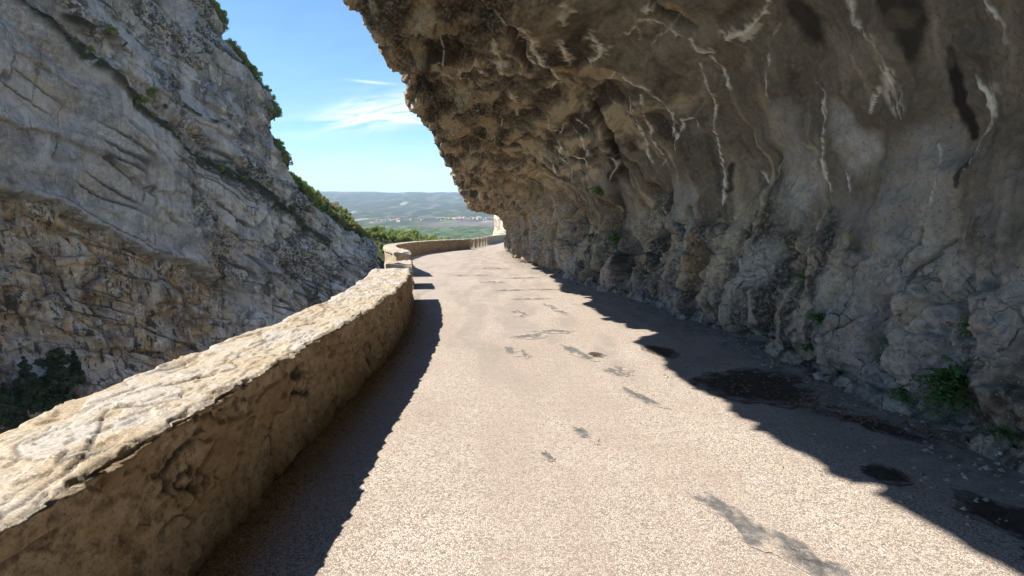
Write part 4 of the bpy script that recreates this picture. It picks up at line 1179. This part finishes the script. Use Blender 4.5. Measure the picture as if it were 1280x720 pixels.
#DETAILS
# ---- stains and repairs lying on the road
TAR = [(1.42, 2.74, 0.13, 0.50, 0.45), (1.62, 2.35, 0.10, 0.22, 0.4), (0.63, 4.16, 0.065, 0.20, 0.45), (0.28, 3.72, 0.04, 0.11, 0.4), (1.36, 5.13, 0.09, 0.30, 0.42),
       (1.30, 6.11, 0.09, 0.26, 0.5), (1.42, 6.25, 0.06, 0.18, 0.5), (0.92, 7.2, 0.14, 0.50, 0.3), (0.07, 7.17, 0.13, 0.42, 0.35), (0.30, 8.3, 0.30, 0.25, 0.2),
       (0.75, 8.7, 0.35, 0.16, 0.1), (0.95, 11.4, 0.10, 0.85, 0.25), (0.15, 10.7, 0.16, 0.5, 0.2), (0.45, 13.0, 0.5, 0.16, 0.0), (0.9, 15.2, 0.45, 0.18, 0.0),
       (-0.1, 15.0, 0.5, 0.22, 0.1), (-0.6, 17.5, 0.45, 0.35, 0.0), (-2.0, 20.2, 0.35, 0.5, 0.0), (-1.2, 20.2, 0.35, 0.45, 0.0), (0.4, 19.0, 0.7, 0.3, 0.0), (-0.9, 24.0, 0.8, 0.5, 0.0)]
for i, (px, py, rx, ry, a) in enumerate(TAR):
    surface_patch('tar_patch', px, py, rx, ry, a, M_PATCH, road, seed=i, ragged=0.55)
surface_patch('damp_patch', 1.20, 7.03, 0.12, 0.17, 0.2, M_DAMP, road, 'small brown damp spot in the sun', 31)
for i, (px, py, rx, ry, a, lab) in enumerate([
        (2.72, 5.48, 0.62, 0.74, 0.12, 'large dark damp oval in the shade'), (2.14, 7.2, 0.20, 0.40, 0.3, 'narrow dark damp patch near the shadow edge'),
        (2.68, 3.38, 0.15, 0.17, 0.0, 'small dark damp disc in the shade'), (3.02, 2.78, 0.20, 0.36, 0.3, 'dark damp patch close to the rock'),
        (3.20, 4.20, 0.10, 0.40, 0.35, 'strip of dark leaf litter beside the rock'), (3.55, 5.35, 0.10, 0.40, 0.3, 'thin dark strip at the foot of the rock'), (2.85, 2.35, 0.12, 0.2, 0.2, 'dark damp patch close to the rock')]):
    surface_patch('damp_patch', px, py, rx, ry, a, M_DAMP, road, lab, 40 + i, 0.28, 0.010)

# ---- loose stones
def octa_stones(name, pts, sizes, mat, seed):
    g = np.random.default_rng(seed); co, fa = [], []
    base = np.array([[1, 0, 0], [0, 1, 0], [-1, 0, 0], [0, -1, 0], [0, 0, 0.8], [0, 0, -0.8]], float)
    tri = np.array([[0, 1, 4], [1, 2, 4], [2, 3, 4], [3, 0, 4], [1, 0, 5], [2, 1, 5], [3, 2, 5], [0, 3, 5]])
    for k, (p, r) in enumerate(zip(pts, sizes)):
        a = g.random() * 6.28; c, s_ = math.cos(a), math.sin(a)
        b = base * r * (0.6 + 0.8 * g.random((6, 1))) @ np.array([[c, s_, 0], [-s_, c, 0], [0, 0, 1]])
        co.append(b + p); fa.append(tri + 6 * k)
    return np_mesh(name, np.concatenate(co), np.concatenate(fa), mat, smooth=False)

g = np.random.default_rng(3); pts, sz = [], []
for k in range(2600):
    y = 1.5 + 30 * g.random() ** 1.8; e = abs(g.normal()) * 0.38 + 0.02
    if g.random() < 0.25: e = 0.3 + 1.6 * g.random()
    x = rock_x(y) - e; ed = rock_x(y) - x
    pts.append((x, y, road_z(y) + 0.10 * sstep(0.9, 0.0, np.array(ed)) + 0.006)); sz.append(0.005 + 0.022 * g.random() ** 4)
for k in range(1300):
    y = 1.6 + 14 * g.random() ** 1.5; x = wall_x(y) + 0.03 + abs(g.normal()) * 0.12
    pts.append((x, y, road_z(y) + 0.006)); sz.append(0.005 + 0.016 * g.random() ** 3)
tag(link('gravel', octa_stones('gravel', pts, sz, M_STONE, 4)), 'grit and small stones fallen along the foot of the rock', 'gravel', kind='stuff')
for k, (x, y, r, lab) in enumerate([(3.40, 3.93, 0.055, 'pale yellow stone lying in the leaf litter on the shaded road edge'), (3.50, 5.55, 0.085, 'flat grey stone at the foot of the rock behind the large damp oval'),
                                    (3.62, 3.45, 0.10, 'angular stone resting against the rock beside the lowest plant')]):
    o = link('fallen_stone', stone_mesh('fallen_stone', r, 11 + k)); o.location = (x, y, road_z(y) + r * 0.4 + (0.06 if x > 3.45 else 0.0)); o.rotation_euler = (0.1, 0.1, k)
    tag(o, lab, 'stone', 'stones fallen from the rock')

co = []
for k in range(900):
    if k < 380: q = g.random() - 0.5; x, y = 3.22 - q * 0.75 + 0.09 * g.normal(), 4.35 + q * 1.3 + 0.1 * g.normal()
    elif k < 560: x, y = 2.76 + 0.35 * g.normal(), 5.45 + 0.4 * g.normal()
    else: y = 2 + 16 * g.random() ** 1.5; x = rock_x(y) - 0.05 - abs(g.normal()) * 0.25
    if x > rock_x(y) - 0.03: continue
    z = float(road_surface(np.array([x]), np.array([y]))[0]) + 0.014; a = g.random() * 6.28; r = 0.012 + 0.018 * g.random()
    c_, s_ = math.cos(a) * r, math.sin(a) * r; t_ = g.normal() * 0.008
    co += [[x - c_, y - s_, z], [x + s_ * 0.5, y - c_ * 0.5, z + abs(t_)], [x + c_, y + s_, z + 0.004 + t_ * 0.4], [x - s_ * 0.5, y + c_ * 0.5, z + abs(t_)]]
M_LITTER = mat_plain('dry_leaf', (0.09, 0.055, 0.03), (0.24, 0.155, 0.08), 9)
tag(link('fallen_leaves', np_mesh('fallen_leaves', np.array(co), np.arange(len(co)).reshape(-1, 4), M_LITTER, smooth=False)), 'dry brown leaves lying in the shaded gutter by the rock', 'leaves', kind='stuff')

# ---- plants rooted in the rock
def rock_at(s_, t_):
    i = np.searchsorted(ROCK_S, s_); j = np.searchsorted(ROCK_T, t_); return ROCK_P[i, j], ROCK_N[i, j]

for k, (s_, t_, size, n, lab) in enumerate([
        (3.95, 0.205, 0.24, 46, 'largest fern tuft, hanging low on the rock near the road edge'), (3.95, 0.275, 0.13, 26, 'fern tuft under the orange stain above the largest fern'),
        (5.75, 0.246, 0.13, 26, 'green tuft to one side of the pale broken stones low on the rock'), (6.4, 0.300, 0.15, 24, 'green tuft on bare grey rock higher than the broken stones'),
        (7.95, 0.355, 0.14, 20, 'small tuft high on the grey rock beside an ochre patch'), (4.8, 0.235, 0.12, 22, 'upper tuft of the pair growing one above the other'),
        (4.8, 0.205, 0.11, 20, 'lower tuft of the pair growing one above the other'), (5.95, 0.185, 0.11, 20, 'tuft just above the road edge below the pale broken stones'),
        (4.5, 0.165, 0.12, 20, 'flat low tuft at the foot of the rock beside the largest fern'), (3.45, 0.11, 0.11, 20, 'lowest tuft, at road level where the rock meets the verge'),
        (9.95, 0.421, 0.16, 18, 'dark tuft in a cleft of the smooth grey wall'), (14.5, 0.519, 0.26, 26, 'mossy tuft at the bottom of the long dark crack'), (14.2, 0.36, 0.28, 28, 'green tuft in the black recess under the long dark crack')]):
    p, nrm = rock_at(s_, t_)
    fern('rock_plant', lab, tuple(p + nrm * 0.05), size * 1.35, int(n * 1.3), 70 + k, nrm)

# ---- bushes and trees of the far side
def cliff_at(u, j):
    i = int(np.clip(np.searchsorted(CL_U, u), 0, len(CL_U) - 1)); return CL_P[i, j]

GB, GW = 'bushes along the edge of the gorge cliff', 'young trees on the wooded slope beyond the parapet'
B1 = crown_tree('cliff_bush', 'green bush among many on the steep slope behind the edge of the gorge cliff', 'bush', GB, M_LEAF, 3.6, 1.9, 21, 1500, 0.20)
B2 = crown_tree('cliff_bush', 'olive brown bush among many on the slope behind the edge of the gorge cliff', 'bush', GB, M_LEAF_OLIVE, 3.2, 1.8, 22, 1400, 0.19)
T1 = crown_tree('young_tree', 'bright green young tree among many on the slope beyond the parapet', 'tree', GW, M_LEAF, 5.2, 2.5, 23, 2200, 0.24)
used = {'a': 0, 'b': 0, 't': 0}

def put(src, key, loc, sc_, **kw):
    rz = random.random() * 6.28
    if not used[key]:
        used[key] = 1; src.location = loc; src.rotation_euler = (0, 0, rz); src.scale = (sc_,) * 3; return src
    return copy_tree(src, loc, sc_, rz, **kw)

g = np.random.default_rng(9)
for k in range(290):
    f = g.random()
    u = 79 + 63 * f if k < 200 else 57 + 25 * g.random()
    back = g.random() ** 1.2 * (22 if u > 82 else 1.6)
    j = CL_NV - 1 + int(round(60 * (back / 70) ** (1 / 1.4)))
    p = cliff_at(u, j); s_ = (0.75 + 0.55 * g.random()) * (1.15 if u > 82 else 0.95)
    olive = g.random() < (0.25 + 0.45 * sstep(110, 135, np.array(u)))
    put(B2 if olive else B1, 'b' if olive else 'a', (p[0], p[1], p[2] - 0.3), s_)
# bushes on the ledges of the face
for u, v, s_, lab in [(38.4, 23.9, 0.75, 'pale green bush on the slanting ledge high on the gorge cliff'), (33.5, 22.0, 0.5, 'dark bush on the upper end of the slanting ledge'), (41.5, 16.9, 0.55, 'bush in the middle of the slanting ledge'),
                      (53.0, 10.6, 0.5, 'bush far down the slanting ledge'), (79.5, -27.5, 0.7, 'lone bush low on the gorge cliff at the foot of a pale rib'), (29.0, 34.4, 0.55, 'bush on the short ledge near the top of the gorge cliff')]:
    i = np.searchsorted(CL_U, u); j = int(np.abs(CL_P[i, :CL_NV, 2] - v).argmin()); p = CL_P[i, j]
    copy_tree(B1, (p[0] + CN[0] * 0.3, p[1] + CN[1] * 0.3, p[2] - 0.8), s_, u, label=lab, group='bushes on the ledges of the gorge cliff')
lp = np.array(LEDGE_LINE)
for k in range(34):
    u = 22 + 62 * g.random(); v = np.interp(u, lp[:, 0], lp[:, 1]) + g.normal() * 0.7
    i = np.searchsorted(CL_U, u); j = int(np.abs(CL_P[i, :CL_NV, 2] - v).argmin()); p = CL_P[i, j]
    copy_tree(B2 if k % 2 else B1, (p[0] + CN[0] * 0.2, p[1] + CN[1] * 0.2, p[2] - 0.4), 0.22 + 0.25 * g.random(), u, label='small scrubby bush in the row along the long slanting ledge', group='scrub along the slanting ledge')
p = cliff_at(77.5, CL_NV - 1)
sk = crown_tree('slender_tree', 'tall slender pale green tree standing alone on the skyline of the gorge cliff', 'tree', None, M_LEAF, 8.0, 1.9, 31, 1500, 0.20); sk.location = (p[0] - 1.0, p[1], p[2] - 0.8)
p = cliff_at(81.8, CL_NV - 1)
sk = crown_tree('dark_tree', 'dark round tree on the skyline just below the slender pale tree', 'tree', None, M_LEAF_DARK, 5.5, 2.0, 32, 1400, 0.20); sk.location = (p[0] - 0.5, p[1], p[2] - 0.8)

# wooded slope beyond the parapet
def slope_z(x, y):
    return -17.5 - 0.17 * (x + 54) - 0.02 * (y - 215) - 26 * sstep(-26, 22, x) - 0.12 * np.maximum(y - 250, 0) + 1.2 * fbm(np.asarray(x) / 14, np.asarray(y) / 14, 0 * np.asarray(x), 3, 71) - 60 * sstep(222, 196, np.asarray(y) - 0.25 * np.asarray(x) * 0)

xs, ys_ = np.meshgrid(np.linspace(-130, 40, 120), np.linspace(190, 420, 120), indexing='ij')
tag(link('wooded_slope', np_mesh('wooded_slope', np.stack([xs, ys_, slope_z(xs, ys_)], -1).reshape(-1, 3), grid_faces(120, 120), M_SLOPE)),
    'steep green hillside dropping to the valley beyond the parapet', 'hillside', kind='structure')
for k in range(125):
    y = 216 + 40 * g.random(); x = y * (-0.275 + 0.19 * g.random())
    z = float(slope_z(np.array(x), np.array(y)))
    put(T1, 't', (x, y, z - 0.3), 0.65 + 0.45 * g.random())
z = float(slope_z(np.array(-36.5), np.array(218.0)))
cn = crown_tree('conifer', 'single small dark pointed conifer among the bright young trees beyond the parapet', 'tree', None, M_LEAF_DARK, 7.5, 1.5, 41, 900, 0.25, 'cone'); cn.location = (-36.5, 218, z)

# dark trees at the foot of the cliff
for k, (u, dd, h, r, lab) in enumerate([(2.0, 4.0, 10.5, 3.0, 'dark evergreen with a double top at the foot of the gorge cliff'), (5.6, 4.5, 11.5, 2.8, 'tallest dark evergreen at the foot of the gorge cliff'),
                                        (-1.5, 4.5, 8.0, 2.8, 'low dark evergreen nearest the frame edge below the cliff'), (10.6, 2.5, 7.0, 1.5, 'slim dark shrub leaning beside the dark evergreens'), (4.0, 8.0, 6.0, 3.2, 'broad dark evergreen in front of the taller two')]):
    q = CA + CD * u + CN * (dd + 0.3); zt = {0: -33.5, 1: -33.8, 2: -34.5, 3: -32.0, 4: -37}[k]
    tr = crown_tree('evergreen_tree', lab, 'tree', 'dark evergreens below the gorge cliff', M_LEAF_DARK, h * 1.05, r * 0.95, 51 + k, 5200, 0.32, 'dense' if k in (1, 4) else 'cone'); tr.location = (q[0], q[1], zt); tr.scale = (0.9, 0.9, 0.88)
for k, (u, dd, lab) in enumerate([(-3.0, 12.0, 'dull olive bush on the scree below the dark evergreens'), (-7.5, 9.0, 'dull olive bush at the frame edge below the dark evergreens'), (1.0, 14.0, 'lower olive bush on the scree above the parapet top')]):
    q = CA + CD * u + CN * dd; zz = float(land_z(np.array([q[0]]), np.array([q[1]]))[0])
    copy_tree(B2, (q[0], q[1], zz - 0.3), 1.1, k, label=lab, group='olive bushes on the scree')

# ---- village on the plain
def house(w_, l_, h_, name):
    a, b, e = w_ / 2, l_ / 2, 0.35
    co = [[-a, -b, 0], [a, -b, 0], [a, b, 0], [-a, b, 0], [-a, -b, h_], [a, -b, h_], [a, b, h_], [-a, b, h_], [0, -b, h_ * 1.45], [0, b, h_ * 1.45]]
    wall_f = [[0, 1, 5, 4], [1, 2, 6, 5], [2, 3, 7, 6], [3, 0, 4, 7], [4, 5, 8, 8], [6, 7, 9, 9]]
    me = bpy.data.meshes.new(name)
    top, lo = h_ * 1.45, h_ * 0.93
    co += [[-a - e, -b - e, lo], [-a - e, b + e, lo], [0, b + e, top + 0.2], [0, -b - e, top + 0.2], [a + e, -b - e, lo], [a + e, b + e, lo]]
    me.from_pydata(co, [], [f if f[2] != f[3] else f[:3] for f in wall_f] + [[10, 13, 12, 11], [13, 14, 15, 12]])
    me.materials.append(M_HWALL); me.materials.append(M_HROOF)
    me.polygons.foreach_set('material_index', [0] * 6 + [1] * 2); me.update(); return me

hm = [house(11, 17, 7, 'house'), house(9, 12, 6, 'house'), house(14, 30, 7, 'house')]
for k in range(62):
    c = k < 44
    if c: x, y = -300 + 95 * g.normal(), 3330 + 110 * g.normal()
    else: x, y = -700 + 70 * g.normal(), 3150 + 90 * g.normal()
    z = float(land_z(np.array([x]), np.array([y]))[0])
    o = link('house', hm[[0, 1, 0, 2][k % 4]]); o.location = (x, y, z - 0.5); o.rotation_euler = (0, 0, g.random() * 3.14)
    tag(o, 'tiny pale house of the main village on the valley floor' if c else 'tiny pale house of the smaller hamlet beside the main village', 'house', 'houses of the main village' if c else 'houses of the small hamlet')
#ENDDETAILS
build_haze()
